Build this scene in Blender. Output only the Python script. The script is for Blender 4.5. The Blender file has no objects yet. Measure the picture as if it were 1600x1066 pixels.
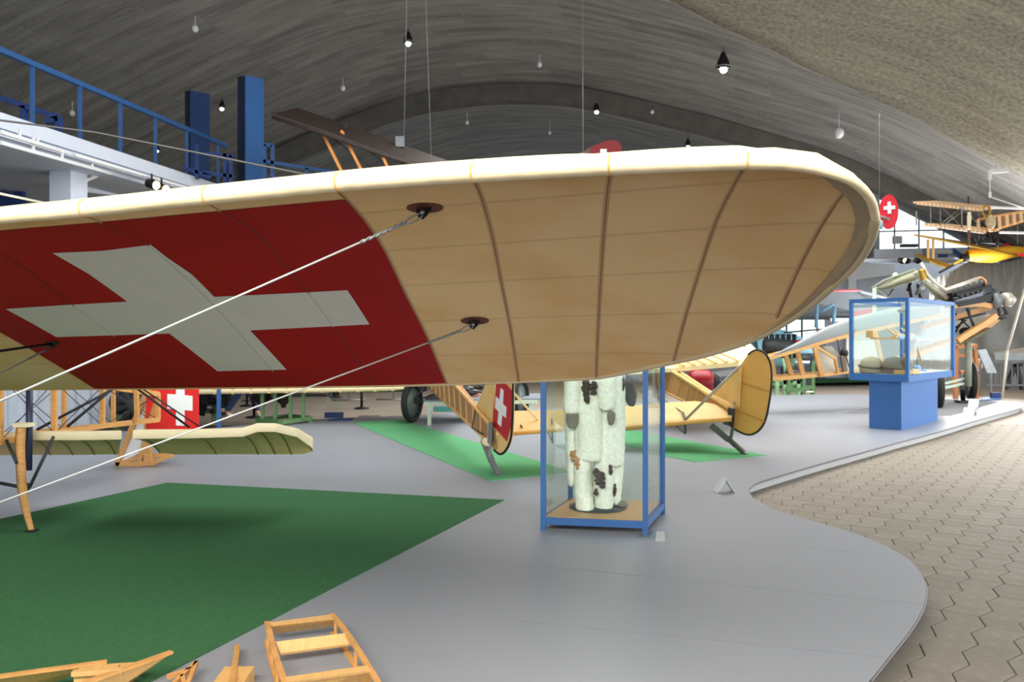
import bpy, bmesh, math, random
from mathutils import Vector, Matrix, noise
random.seed(7)
SC = bpy.context.scene
COL = SC.collection
F = 1291.0; H = 1.55; HZ = 525.0           # focal length (px), eye height over the platform, horizon row

# ------------------------------------------------------------------ camera, world, lights, exposure
cd = bpy.data.cameras.new('camera'); cam = bpy.data.objects.new('camera', cd); COL.objects.link(cam)
cam.location = (0, 0, H); cam.rotation_euler = (math.pi/2, 0, 0)
cd.sensor_width = 36; cd.lens = F/1600*36; cd.shift_y = -8/1600
cd.clip_start = 0.05; cd.clip_end = 300
cd.dof.use_dof = True; cd.dof.focus_distance = 2.7; cd.dof.aperture_fstop = 7.5
SC.camera = cam
SC.cycles.transparent_max_bounces = 24
SC.cycles.max_bounces = 8
SC.view_settings.view_transform = 'Standard'; SC.view_settings.look = 'None'
SC.view_settings.gamma = 1; SC.view_settings.use_curve_mapping = False
SC.view_settings.exposure = 0.8
W = bpy.data.worlds.new('world'); SC.world = W; W.use_nodes = True
W.node_tree.nodes['Background'].inputs[0].default_value = (0.88, 0.95, 1.0, 1)
W.node_tree.nodes['Background'].inputs[1].default_value = 1.25
def area(name, loc, target, sx, sy, power, col=(1, 1, 1), spread=180):
    l = bpy.data.lights.new(name, 'AREA'); l.shape = 'RECTANGLE'; l.size = sx; l.size_y = sy; l.energy = power; l.color = col; l.spread = math.radians(spread)
    o = bpy.data.objects.new(name, l); COL.objects.link(o); o.location = loc
    o.rotation_euler = (Vector(target)-Vector(loc)).to_track_quat('-Z', 'Y').to_euler(); return o
area('fill_light_bank', (5.5, 17, 7.2), (5.5, 17, 0), 13, 11, 960, (1, 0.98, 0.95), 135)  # unseen broad fill under the vault, added to brighten the far floor
area('fill_light_bank', (-1.0, 0.2, 3.5), (-0.9, 2.3, 1.9), 5.5, 1.0, 98, (1, 0.93, 0.84), 120)  # unseen fill above the camera, added to brighten the wing's leading edge
area('fill_light_bank', (-0.5, 9.0, 6.2), (-7, 13, 2.0), 5, 3, 170, (0.96, 0.98, 1), 140)  # unseen fill aimed at the left gallery, added to brighten its fascia
area('side_fill_light', (13.5, 10.5, 1.9), (-10, 15, 4.2), 7.5, 3.2, 360, (0.95, 0.98, 1))  # area light standing in for the unseen glazed right side of the hall
area('side_fill_light', (14.5, 23.5, 2.0), (6, 19, 9), 6, 3, 420, (0.98, 0.99, 1))  # unseen uplight, added to brighten the right of the vault

# ------------------------------------------------------------------ helpers
def P(u, v, d): return Vector(((u-800)/F*d, d, H+(HZ-v)/F*d))
def G(u, v, z=0.0): return P(u, v, (H-z)*F/(v-HZ))
def proj(p): return ((p.x/p.y)*F+800, HZ-(p.z-H)/p.y*F)
def ONP(u, v, p0, n):                       # ray through a pixel meets a plane
    r = Vector(((u-800)/F, 1, (HZ-v)/F)); c = Vector((0, 0, H)); return c+r*((p0-c).dot(n)/r.dot(n))
def VPL(A, B):                              # vertical plane through two points
    d = B-A; n = Vector((d.y, -d.x, 0)).normalized(); return lambda u, v: ONP(u, v, A, n)
def HPL(z): return lambda u, v: ONP(u, v, Vector((0, 0, z)), Vector((0, 0, 1)))
def S(c):                                   # sRGB 0-255 -> linear
    return tuple(((x/255)/12.92 if x/255 <= 0.04045 else ((x/255+0.055)/1.055)**2.4) for x in c)+(1,)
MATS = {}
def mat(name, rgb, rough=0.6, metal=0.0, var=0.12, scale=6.0, bump=0.0, spec=0.4, stretch=None, trans=0.0):
    if name in MATS: return MATS[name]
    m = bpy.data.materials.new(name); MATS[name] = m; m.use_nodes = True; N = m.node_tree.nodes; L = m.node_tree.links
    b = N['Principled BSDF']; b.inputs['Roughness'].default_value = rough; b.inputs['Metallic'].default_value = metal
    b.inputs['Specular IOR Level'].default_value = spec
    tc = N.new('ShaderNodeTexCoord'); mp = N.new('ShaderNodeMapping'); L.new(tc.outputs['Object'], mp.inputs[0])
    if stretch: mp.inputs['Scale'].default_value = stretch
    nz = N.new('ShaderNodeTexNoise'); nz.inputs['Scale'].default_value = scale; nz.inputs['Detail'].default_value = 5
    L.new(mp.outputs[0], nz.inputs['Vector'])
    r = N.new('ShaderNodeValToRGB'); c = S(rgb); r.color_ramp.elements[0].position = 0.3; r.color_ramp.elements[1].position = 0.72
    r.color_ramp.elements[0].color = tuple(x*(1-var) for x in c[:3])+(1,); r.color_ramp.elements[1].color = tuple(min(1, x*(1+var)) for x in c[:3])+(1,)
    L.new(nz.outputs['Fac'], r.inputs[0]); L.new(r.outputs[0], b.inputs['Base Color'])
    if bump:
        bp = N.new('ShaderNodeBump'); bp.inputs['Strength'].default_value = bump; bp.inputs['Distance'].default_value = 0.01
        L.new(nz.outputs['Fac'], bp.inputs['Height']); L.new(bp.outputs[0], b.inputs['Normal'])
    return m
def glass(name, rgb=(249, 253, 251), fac=0.9):
    m = bpy.data.materials.new(name); MATS[name] = m; m.use_nodes = True; N = m.node_tree.nodes; L = m.node_tree.links; N.clear()
    o = N.new('ShaderNodeOutputMaterial'); t = N.new('ShaderNodeBsdfTransparent'); g = N.new('ShaderNodeBsdfGlossy'); mx = N.new('ShaderNodeMixShader')
    t.inputs[0].default_value = S(rgb); g.inputs['Roughness'].default_value = 0.03
    lw = N.new('ShaderNodeLayerWeight'); lw.inputs[0].default_value = 0.5
    pw = N.new('ShaderNodeMath'); pw.operation = 'POWER'; pw.inputs[1].default_value = 4.0; L.new(lw.outputs['Facing'], pw.inputs[0])
    fr = N.new('ShaderNodeMath'); fr.operation = 'MULTIPLY_ADD'; fr.inputs[1].default_value = 0.7; fr.inputs[2].default_value = 0.03; L.new(pw.outputs[0], fr.inputs[0])
    L.new(fr.outputs[0], mx.inputs[0]); L.new(t.outputs[0], mx.inputs[1]); L.new(g.outputs[0], mx.inputs[2]); L.new(mx.outputs[0], o.inputs[0]); return m
def emit(name, rgb, s):
    m = mat(name, rgb); b = m.node_tree.nodes['Principled BSDF']; b.inputs['Emission Color'].default_value = S(rgb); b.inputs['Emission Strength'].default_value = s; return m

class MB:
    def __init__(s): s.v = []; s.f = []; s.sm = []
    def add(s, vs, fs, smooth=False):
        o = len(s.v); s.v += [Vector(x) for x in vs]
        for f in fs: s.f.append([i+o for i in f]); s.sm.append(smooth)
        return s
    def hexa(s, a): return s.add(a, [(0, 3, 2, 1), (4, 5, 6, 7), (0, 1, 5, 4), (1, 2, 6, 5), (2, 3, 7, 6), (3, 0, 4, 7)])
    def box(s, c, size, rz=0.0):
        c = Vector(c); x, y, z = [q/2 for q in size]; R = Matrix.Rotation(rz, 3, 'Z')
        return s.hexa([c+R@Vector(q) for q in ((-x, -y, -z), (x, -y, -z), (x, y, -z), (-x, y, -z), (-x, -y, z), (x, -y, z), (x, y, z), (-x, y, z))])
    def bar(s, p, q, w, h=None, up=(0, 0, 1)):
        h = h or w; p = Vector(p); q = Vector(q); d = (q-p).normalized(); up = Vector(up)
        if abs(d.dot(up)) > 0.98: up = Vector((0, 1, 0))
        x = d.cross(up).normalized()*w/2; y = x.cross(d).normalized()*h/2
        return s.hexa([p-x-y, p+x-y, p+x+y, p-x+y, q-x-y, q+x-y, q+x+y, q-x+y])
    def tube(s, pts, r, n=8, closed=False):
        pts = [Vector(p) for p in pts]; m = len(pts); rr = r if isinstance(r, (list, tuple)) else [r]*m; vs = []; pu = None
        for i, p in enumerate(pts):
            a = pts[(i-1) % m] if closed or i > 0 else p; b = pts[(i+1) % m] if closed or i < m-1 else p
            d = (b-a).normalized()
            if pu is None: pu = Vector((0, 0, 1)) if abs(d.z) < 0.9 else Vector((0, 1, 0))
            x = d.cross(pu).normalized(); y = x.cross(d).normalized(); pu = y
            for k in range(n):
                t = 2*math.pi*k/n; vs.append(p+x*math.cos(t)*rr[i]+y*math.sin(t)*rr[i])
        fs = []
        for i in range(m if closed else m-1):
            for k in range(n):
                j = (i+1) % m; fs.append((i*n+k, i*n+(k+1) % n, j*n+(k+1) % n, j*n+k))
        s.add(vs, fs, True)
        if not closed: s.add(vs[:n], [list(range(n))[::-1]]); s.add(vs[-n:], [list(range(n))])
        return s
    def prism(s, poly, off):                # closed flat polygon extruded by a vector
        poly = [Vector(p) for p in poly]; off = Vector(off); n = len(poly)
        fs = [list(range(n))[::-1], [i+n for i in range(n)]]+[(i, (i+1) % n, (i+1) % n+n, i+n) for i in range(n)]
        return s.add(poly+[p+off for p in poly], fs)
    def lathe(s, c, prof, n=20, axis=(0, 0, 1), smooth=True):
        c = Vector(c); q = Vector((0, 0, 1)).rotation_difference(Vector(axis).normalized()); vs = []; fs = []; m = len(prof)
        for r, z in prof:
            for k in range(n): t = 2*math.pi*k/n; vs.append(c+q@Vector((r*math.cos(t), r*math.sin(t), z)))
        for i in range(m-1):
            for k in range(n): fs.append((i*n+k, i*n+(k+1) % n, (i+1)*n+(k+1) % n, (i+1)*n+k))
        return s.add(vs, fs, smooth)
    def ball(s, c, r, n=12):
        rx = Vector(r) if hasattr(r, '__len__') else Vector((r, r, r)); c = Vector(c); vs = []; fs = []; m = n//2
        for i in range(m+1):
            a = math.pi*i/m
            for k in range(n): t = 2*math.pi*k/n; vs.append(c+Vector((rx.x*math.sin(a)*math.cos(t), rx.y*math.sin(a)*math.sin(t), rx.z*math.cos(a))))
        for i in range(m):
            for k in range(n): fs.append((i*n+k, (i+1)*n+k, (i+1)*n+(k+1) % n, i*n+(k+1) % n))
        return s.add(vs, fs, True)
    def torus(s, c, axis, R, r, n=32, k=10):
        axis = Vector(axis).normalized(); q = Vector((0, 0, 1)).rotation_difference(axis)
        return s.tube([Vector(c)+q@Vector((R*math.cos(2*math.pi*i/n), R*math.sin(2*math.pi*i/n), 0)) for i in range(n)], r, k, True)
    def grid(s, rows, smooth=True):
        n = len(rows[0]); vs = [p for r in rows for p in r]
        return s.add(vs, [(i*n+j, i*n+j+1, (i+1)*n+j+1, (i+1)*n+j) for i in range(len(rows)-1) for j in range(n-1)], smooth)
    def build(s, name, m, parent=None, loc=None, bev=0.0):
        base = root_loc(parent) if parent else (Vector(loc) if loc is not None else Vector((0, 0, 0)))
        me = bpy.data.meshes.new(name); me.from_pydata([p-base for p in s.v], [], s.f); me.polygons.foreach_set('use_smooth', s.sm)
        bm = bmesh.new(); bm.from_mesh(me); bmesh.ops.remove_doubles(bm, verts=bm.verts, dist=1e-6)
        bmesh.ops.recalc_face_normals(bm, faces=bm.faces); bm.to_mesh(me); bm.free()
        me.materials.append(m); o = bpy.data.objects.new(name, me); COL.objects.link(o)
        if parent: o.parent = parent
        else: o.location = base
        if bev:
            b = o.modifiers.new('bevel', 'BEVEL'); b.width = bev; b.segments = 2; b.limit_method = 'ANGLE'
        return o
def root_loc(o):
    while o.parent: o = o.parent
    return Vector(o.location)
def tag(o, label, cat=None, group=None, kind=None):
    if label: o['label'] = label
    if cat: o['category'] = cat
    if group: o['group'] = group
    if kind: o['kind'] = kind
    return o
def thing(name, loc, label, cat, group=None):
    o = bpy.data.objects.new(name, None); o.empty_display_size = 0.1; COL.objects.link(o); o.location = loc; return tag(o, label, cat, group)
def dup(root, loc, label=None):
    r = root.copy(); COL.objects.link(r); r.location = loc
    if label: r['label'] = label
    for ch in list(root.children):
        c = ch.copy(); COL.objects.link(c); c.parent = r
        for g in list(ch.children): d = g.copy(); COL.objects.link(d); d.parent = c
    return r

# ------------------------------------------------------------------ materials
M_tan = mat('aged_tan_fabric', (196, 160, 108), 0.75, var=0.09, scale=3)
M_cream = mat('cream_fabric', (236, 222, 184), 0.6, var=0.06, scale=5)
M_red = mat('red_paint', (160, 8, 16), 0.55, var=0.05, scale=2, spec=0.15)
M_white = mat('white_paint', (212, 207, 196), 0.5, var=0.03)
M_puretwhite = mat('bright_white_paint', (235, 236, 235), 0.5, var=0.02)
M_brightred = mat('bright_red_paint', (214, 26, 22), 0.5, var=0.04)
M_yellow = mat('yellow_doped_linen', (234, 196, 124), 0.55, var=0.08, scale=3)
M_brownfab = mat('brown_doped_linen', (178, 132, 80), 0.5, var=0.12, scale=2)
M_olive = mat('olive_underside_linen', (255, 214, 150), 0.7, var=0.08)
M_wood = mat('light_varnished_wood', (214, 158, 92), 0.45, var=0.16, scale=10, stretch=(1, 1, 8))
M_wood2 = mat('ply_wood', (222, 176, 110), 0.5, var=0.1, scale=12, stretch=(6, 1, 1))
M_dkwood = mat('dark_brown_linen', (52, 40, 36), 0.6, var=0.25, scale=5, stretch=(1, 6, 1))
M_steel = mat('steel', (150, 152, 150), 0.35, 0.8, var=0.08)
M_wire = mat('bright_steel_wire', (205, 210, 205), 0.35, 0.5, var=0.05)
M_black = mat('black_metal', (22, 22, 24), 0.5, var=0.2)
M_rubber = mat('black_rubber', (26, 26, 28), 0.7, var=0.2)
M_blue = mat('blue_painted_steel', (50, 94, 150), 0.45, var=0.04)
M_blue2 = mat('bright_blue_panel', (52, 102, 164), 0.5, var=0.03)
M_navy = mat('dark_blue_steel', (34, 60, 118), 0.5, var=0.06)
M_grey = mat('grey_metal', (122, 126, 128), 0.5, 0.3, var=0.08)
M_dkgrey = mat('dark_grey_metal', (66, 68, 70), 0.5, 0.4, var=0.15)
M_greengrey = mat('grey_green_paint', (146, 152, 132), 0.5, var=0.1)
M_green = mat('green_stand_paint', (92, 128, 82), 0.5, var=0.05)
M_mint = mat('pale_green_tube', (188, 204, 184), 0.5, var=0.05)
M_wall = mat('white_wall_paint', (216, 222, 234), 0.7, var=0.03)
M_wallg = mat('grey_wall_paint', (150, 156, 162), 0.8, var=0.04)
M_brass = mat('brass', (178, 140, 62), 0.35, 0.7)
M_curtain = mat('grey_curtain', (158, 158, 156), 0.9, var=0.05)
M_curtain2 = mat('pale_blue_curtain', (178, 186, 198), 0.9, var=0.04)
M_fur = mat('white_fur', (246, 243, 228), 0.95, var=0.12, scale=38, bump=0.6)
M_furdk = mat('dark_brown_fur', (72, 58, 48), 0.95, var=0.4, scale=60, bump=0.8)
M_rust = mat('rust_brown_fur', (186, 136, 88), 0.95, var=0.2, scale=50, bump=0.6)
M_lamp = emit('lamp_glow', (255, 252, 235), 14)
M_lampw = emit('warm_lamp_glow', (255, 226, 160), 12)
M_card = mat('white_card', (214, 222, 222), 0.6, var=0.02)
M_glass = glass('clear_glass')

# =================================================================== SETTING
VPX = 1055.0; YAW = math.atan((VPX-800)/F)
AX = Vector((math.sin(YAW), math.cos(YAW), 0)); LT = Vector((math.cos(YAW), -math.sin(YAW), 0))
def TS(t, s, z): return LT*t+AX*s+Vector((0, 0, z))
def ts(p): return p.dot(LT), p.dot(AX)
e2 = [(532, 189), (577, 170), (628, 152), (679, 141), (729, 134), (780, 130), (876, 131), (914, 138), (977, 150), (1028, 163), (1091, 177), (1155, 195), (1200, 208), (1250, 222), (1319, 244), (1377, 270), (1462, 313)]
def tz_at(u, v, s):
    r = Vector(((u-800)/F, 1, (HZ-v)/F)); k = s/r.dot(AX); return (r*k).dot(LT), H+r.z*k
prof_pts = sorted(tz_at(u, v, 30) for u, v in e2)
def smoothprof(pts):
    # resample with moving average to take the trace noise out
    lo, hi = pts[0][0], pts[-1][0]; n = 40; out = []
    def lin(t):
        if t <= lo: sl = (pts[2][1]-pts[0][1])/(pts[2][0]-pts[0][0]); return pts[0][1]+sl*(t-lo)-0.012*(t-lo)**2
        if t >= hi: sl = (pts[-1][1]-pts[-3][1])/(pts[-1][0]-pts[-3][0]); return pts[-1][1]+sl*(t-hi)-0.02*(t-hi)**2
        for i in range(len(pts)-1):
            if pts[i][0] <= t <= pts[i+1][0]: a = (t-pts[i][0])/(pts[i+1][0]-pts[i][0]); return pts[i][1]*(1-a)+pts[i+1][1]*a
    return lambda t: sum(lin(t+d*0.45)*w for d, w in zip((-2, -1, 0, 1, 2), (.1, .24, .32, .24, .1)))
prof = smoothprof(prof_pts)
edge1 = [(1066, 0, 20.65), (1117, 28, 21.3), (1200, 65, 22.0), (1258, 99, 22.75), (1365, 152, 23.5), (1440, 192, 23.85), (1514, 234, 24.15), (1575, 268, 24.3)]
E1 = [(tz_at(u, v, s)[0], s) for u, v, s in edge1]
def s1(t):
    if t <= E1[0][0]: return max(-8, E1[0][1]-0.62*(E1[0][0]-t))
    if t >= E1[-1][0]: return E1[-1][1]
    for i in range(len(E1)-1):
        if E1[i][0] <= t <= E1[i+1][0]: a = (t-E1[i][0])/(E1[i+1][0]-E1[i][0]); return E1[i][1]*(1-a)+E1[i+1][1]*a
def ceil_z(p):
    t, s = ts(p); e = s1(t)
    if s < e: return prof(t)+0.10*(e-s)**1.05
    if s < 30: q = (s-e)/(30-e); return prof(t)+4*q*(1-q)*0.35
    return prof(t)-0.55

def concrete(name, rgb, rough_amt, sc=(1, 1, 1)):
    m = bpy.data.materials.new(name); m.use_nodes = True; N = m.node_tree.nodes; L = m.node_tree.links; b = N['Principled BSDF']
    b.inputs['Roughness'].default_value = 0.92; b.inputs['Specular IOR Level'].default_value = 0.15
    uv = N.new('ShaderNodeUVMap'); mp = N.new('ShaderNodeMapping'); mp.inputs['Scale'].default_value = sc; L.new(uv.outputs[0], mp.inputs[0])
    br = N.new('ShaderNodeTexBrick'); br.inputs['Scale'].default_value = 1.0; br.inputs['Brick Width'].default_value = 3.2; br.inputs['Row Height'].default_value = 0.30
    br.inputs['Mortar Size'].default_value = 0.012; br.inputs['Mortar Smooth'].default_value = 1; br.offset = 0.37; br.offset_frequency = 3
    br.inputs['Color1'].default_value = (0.36, 0.36, 0.36, 1); br.inputs['Color2'].default_value = (0.64, 0.64, 0.64, 1); br.inputs['Mortar'].default_value = (0.25, 0.25, 0.25, 1)
    L.new(mp.outputs[0], br.inputs['Vector'])
    m2 = N.new('ShaderNodeMapping'); m2.inputs['Scale'].default_value = (0.35, 2.2, 1); L.new(mp.outputs[0], m2.inputs[0])
    n1 = N.new('ShaderNodeTexNoise'); n1.inputs['Scale'].default_value = 1.3; n1.inputs['Detail'].default_value = 8; n1.inputs['Roughness'].default_value = 0.65; L.new(m2.outputs[0], n1.inputs['Vector'])
    n2 = N.new('ShaderNodeTexNoise'); n2.inputs['Scale'].default_value = 9; n2.inputs['Detail'].default_value = 6; L.new(mp.outputs[0], n2.inputs['Vector'])
    mx = N.new('ShaderNodeMix'); mx.data_type = 'RGBA'; mx.inputs[0].default_value = 0.62; L.new(br.outputs[0], mx.inputs[6]); L.new(n1.outputs['Fac'], mx.inputs[7])
    mx2 = N.new('ShaderNodeMix'); mx2.data_type = 'RGBA'; mx2.inputs[0].default_value = rough_amt; L.new(mx.outputs[2], mx2.inputs[6]); L.new(n2.outputs['Fac'], mx2.inputs[7])
    r = N.new('ShaderNodeValToRGB'); c = S(rgb); r.color_ramp.elements[0].position = 0.37; r.color_ramp.elements[1].position = 0.62
    r.color_ramp.elements[0].color = (c[0]*0.62, c[1]*0.62, c[2]*0.63, 1); r.color_ramp.elements[1].color = (min(1, c[0]*1.3), min(1, c[1]*1.3), min(1, c[2]*1.27), 1)
    L.new(mx2.outputs[2], r.inputs[0]); L.new(r.outputs[0], b.inputs['Base Color'])
    bp = N.new('ShaderNodeBump'); bp.inputs['Strength'].default_value = 0.5; bp.inputs['Distance'].default_value = 0.05; L.new(mx2.outputs[2], bp.inputs['Height']); L.new(bp.outputs[0], b.inputs['Normal'])
    return m
def shell(name, m, srow, zf, tmin, tmax, nt, ns, label):
    vs = []; uvs = []
    tt = [tmin+(tmax-tmin)*i/nt for i in range(nt+1)]; arc = 0; arcs = [0]
    for i in range(nt): arc += math.hypot(tt[i+1]-tt[i], prof(tt[i+1])-prof(tt[i])); arcs.append(arc)
    for j in range(ns+1):
        for i, t in enumerate(tt):
            a, b = srow(t); s = a+(b-a)*j/ns; vs.append(TS(t, s, zf(t, s, j/ns))); uvs.append((arcs[i], s))
    fs = [(j*(nt+1)+i, j*(nt+1)+i+1, (j+1)*(nt+1)+i+1, (j+1)*(nt+1)+i) for j in range(ns) for i in range(nt)]
    me = bpy.data.meshes.new(name); me.from_pydata(vs, [], fs); me.polygons.foreach_set('use_smooth', [True]*len(fs))
    ul = me.uv_layers.new(name='UVMap')
    for l in me.loops: ul.data[l.index].uv = uvs[l.vertex_index]
    me.materials.append(m); o = bpy.data.objects.new(name, me); COL.objects.link(o)
    sl = o.modifiers.new('solid', 'SOLIDIFY'); sl.thickness = 0.25; sl.offset = 1
    tag(o, label, None, None, 'structure'); return o
M_conc = concrete('board_marked_concrete', (140, 137, 133), 0.15)
M_conc1 = concrete('coarse_near_concrete', (142, 137, 122), 0.55)
M_conc3 = concrete('dark_far_concrete', (138, 139, 141), 0.1)
TMIN, TMAX = -27, 13.0
shell('ceiling', M_conc, lambda t: (s1(t), 30), lambda t, s, q: prof(t)+4*q*(1-q)*0.35, TMIN, TMAX, 90, 40, 'middle bay of the board-marked concrete vault')
shell('ceiling', M_conc1, lambda t: (-12, s1(t)-0.001), lambda t, s, q: prof(t)+0.10*max(0, s1(t)-s)**1.05, TMIN, TMAX, 90, 50, 'nearest bay of the vault in coarse pitted concrete')
shell('ceiling', M_conc3, lambda t: (30.6, 46 if t < 6.9 else 31.35), lambda t, s, q: prof(t)-0.55+4*q*(1-q)*0.3, TMIN, TMAX, 80, 12, 'farthest dark bay of the concrete vault')
def ribz(t, k): return (prof(t) if k in (0, 3) else prof(t)-0.62)
mb = MB(); rows = []
for i in range(81):
    t = TMIN+(TMAX-TMIN)*i/80; dz = 0.62 if t < 7.5 else max(0.08, 0.62-0.16*(t-7.5))
    rows.append([TS(t, 30, prof(t)+0.05), TS(t, 30, prof(t)-dz), TS(t, 30.6, prof(t)-dz), TS(t, 30.6, prof(t)+0.05)])
mb.grid(rows, False); o = mb.build('trim_1', MATS.get('x') or mat('rib_concrete', (96, 92, 86), 0.9, var=0.2, scale=2, bump=0.4)); tag(o, 'concrete rib under the vault between middle and far bays', kind='structure')

# tiled hall floor: joints and far part, then real pavers near the camera
FZ = -0.12
def floor_mat():
    m = mat('paving_far', (156, 144, 130), 0.6, var=0.1, scale=1.5); return m
mb = MB(); mb.box((4, 18, FZ-0.06), (80, 70, 0.1)); floor = mb.build('floor', mat('paving_joint', (84, 74, 64), 0.7, var=0.08, scale=2), loc=(0, 0, 0)); tag(floor, 'sand-grey interlocking concrete paving of the hall', kind='structure')
M_pave = [mat('paver_tone_%d' % i, c, 0.62, var=0.12, scale=14, bump=0.15) for i, c in enumerate([(140, 131, 117), (144, 135, 121), (136, 127, 113)])]
ang = math.radians(-36); pu_ = Vector((math.cos(ang), math.sin(ang), 0)); pv_ = Vector((-math.sin(ang), math.cos(ang), 0))
pw, ph, gp, zg = 0.205, 0.17, 0.0035, 0.055
def paver_mesh(par, m):
    a = zg if par else -zg; g = gp/2
    g2 = 0.0028; g1 = 0.001; pts = [(g2-a/2, g1), (pw-g2-a/2, g1), (pw-g2+a/2, ph-g1), (g2+a/2, ph-g1)]
    mbp = MB(); top = [pu_*x+pv_*y for x, y in pts]; c = sum(top, Vector())/4
    ins = [p+(c-p).normalized()*0.004 for p in top]
    vs = [p+Vector((0, 0, -0.012)) for p in top]+[p+Vector((0, 0, -0.0025)) for p in top]+ins
    mbp.add(vs, [(0, 1, 5, 4), (1, 2, 6, 5), (2, 3, 7, 6), (3, 0, 4, 7), (4, 5, 9, 8), (5, 6, 10, 9), (6, 7, 11, 10), (7, 4, 8, 11), (8, 9, 10, 11)])
    me = bpy.data.meshes.new('paver'); me.from_pydata(mbp.v, [], mbp.f); me.materials.append(m); return me
PM = [[paver_mesh(par, m) for m in M_pave] for par in (0, 1)]
# platform outline (pixels of its top edge)
edge_px = [(1356.5, 1066), (1392, 1022), (1424.7, 980), (1442.5, 947), (1446.8, 921), (1441, 902), (1424.7, 879), (1398.7, 861), (1353, 840), (1294.8, 821), (1230, 803), (1197.4, 790), (1176, 777), (1169.8, 767), (1172.5, 761), (1183, 753.7), (1214.8, 743.6), (1283.8, 723.5), (1358.5, 703.4), (1410, 689), (1465, 674.6), (1542.5, 651.6), (1590, 638.5), (1599, 634), (1594, 630), (1582, 627.6), (1562, 626.5)]
edge_w = [G(u, v) for u, v in edge_px]
def cr(pts, k=6):                           # Catmull-Rom through the points
    out = []
    for i in range(len(pts)-1):
        a = pts[max(i-1, 0)]; b = pts[i]; c = pts[i+1]; d = pts[min(i+2, len(pts)-1)]
        for j in range(k):
            t = j/k; out.append(0.5*((2*b)+(c-a)*t+(2*a-5*b+4*c-d)*t*t+(3*b-a-3*c+d)*t**3))
    return out+[pts[-1]]
edge_s = cr(edge_w)
plat = [Vector((edge_w[0].x-1.6, 1.2, 0)), Vector((edge_w[0].x-0.55, 2.9, 0))]+edge_s+[G(1330, 616), G(1190, 618), G(1040, 628), G(800, 640), G(640, 649), G(560, 652), G(480, 656), G(400, 663), G(300, 672), Vector((-9, 13.0, 0)), Vector((-9, 1.2, 0))]
def inpoly(p, poly):
    c = False; n = len(poly)
    for i in range(n):
        a = poly[i]; b = poly[i-1]
        if (a.y > p.y) != (b.y > p.y) and p.x < (b.x-a.x)*(p.y-a.y)/(b.y-a.y)+a.x: c = not c
    return c
cand = []
for i in range(-60, 90):
    for j in range(-40, 130):
        c = pu_*(i+0.5)*pw+pv_*(j+0.5)*ph
        if c.y < 3.2 or c.y > 15.5 or c.x < 1.0: continue
        u, v = proj(Vector((c.x, c.y, FZ)))
        if u > 1690 or v > 1120 or u < 1130: continue
        if inpoly(c, plat) and inpoly(c+Vector((0.3, 0.1, 0)), plat) and inpoly(c+Vector((0, -0.3, 0)), plat): continue
        cand.append((c.length, i, j, u, v))
cand.sort(); far = MB(); nn = 0
for L_, i, j, u, v in cand:
    o0 = pu_*i*pw+pv_*j*ph; random.seed(i*977+j); k = random.choice((0, 0, 1, 1, 2)); dz = random.uniform(-0.0012, 0.0012)
    loc = o0+Vector((0, 0, FZ+dz))
    if nn < 300 and 1150 < u < 1604 and v < 1072:
        o = bpy.data.objects.new('paver', PM[j % 2][k]); COL.objects.link(o); o.parent = floor; o.location = loc; nn += 1
    else:
        me = PM[j % 2][k]; far.add([v_.co+loc for v_ in me.vertices], [list(p.vertices) for p in me.polygons])
o = far.build('paver_field', M_pave[1], floor); o['kind'] = 'stuff'
o = MB().box((4, 36, FZ-0.02), (90, 41, 0.035)).build('far_paving', floor_mat(), floor)
random.seed(11)
# platform
M_plat = mat('grey_linoleum', (150, 154, 162), 0.38, var=0.035, scale=0.8, spec=0.5)
mb = MB(); mb.prism([p+Vector((0, 0, -0.022)) for p in plat], (0, 0, 0.022)); platform = mb.build('floor', M_plat); tag(platform, 'raised grey linoleum exhibition platform with a curved edge', kind='structure')
cen = Vector((0, 8, 0))
ins = [p+Vector((0, 0, -0.022)) for p in plat]
mb = MB(); inset = []
for k, p in enumerate(plat):
    a = plat[k-1]; b = plat[(k+1) % len(plat)]; d = (b-a).normalized(); nrm = Vector((-d.y, d.x, 0)); inset.append(p+nrm*0.075+Vector((0, 0, FZ-0.005)))
mb.prism(inset, (0, 0, -FZ+0.005-0.021)); o = mb.build('riser', mat('pale_grey_riser', (186, 186, 184), 0.6, var=0.04), platform)
mb = MB(); mb.tube([p+Vector((0, 0, -0.012)) for p in edge_s], 0.0105, 6); mb.build('edge_band', mat('edge_strip', (96, 86, 88), 0.5, var=0.1), platform)
# sheet seams of the linoleum (thin raised weld beads)
mb = MB()
for a, b in (((800, 822), (1400, 868)), ((800, 880), (1446, 945)), ((330, 700), (1165, 748)), ((700, 960), (1390, 1028))):
    mb.bar(G(*a)+Vector((0, 0, 0.0004)), G(*b)+Vector((0, 0, 0.0004)), 0.004, 0.001)
mb.build('weld_seam', mat('seam', (140, 143, 150), 0.5), platform)

# green carpets
M_carpet = mat('green_carpet', (62, 108, 72), 0.95, var=0.14, scale=60, bump=0.3, spec=0.1)
M_carpet2 = mat('pale_green_carpet', (98, 166, 116), 0.95, var=0.1, scale=60, bump=0.3, spec=0.1)
def carpet(px, m, label):
    w = [G(*p) if isinstance(p, tuple) else p for p in px]; c = sum(w, Vector())/len(w); c.z = 0
    mb = MB(); mb.prism(w, (0, 0, 0.006)); o = mb.build('carpet', m, loc=c, bev=0); tag(o, label, 'carpet'); return o
a = G(262, 755); b = G(788, 782); c_ = G(240, 1064); l = G(0, 812)
carpet([a, b, c_, c_+(c_-b)*0.9, a+(l-a)*2.2], M_carpet, 'large dark green carpet across the left foreground')
carpet([(550.5, 661), (629, 656.2), (649, 663), (746, 692.5), (840, 721), (897, 738.7), (765.6, 752)], M_carpet2, 'long green carpet strip under the tail with a red cross rudder')
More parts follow.
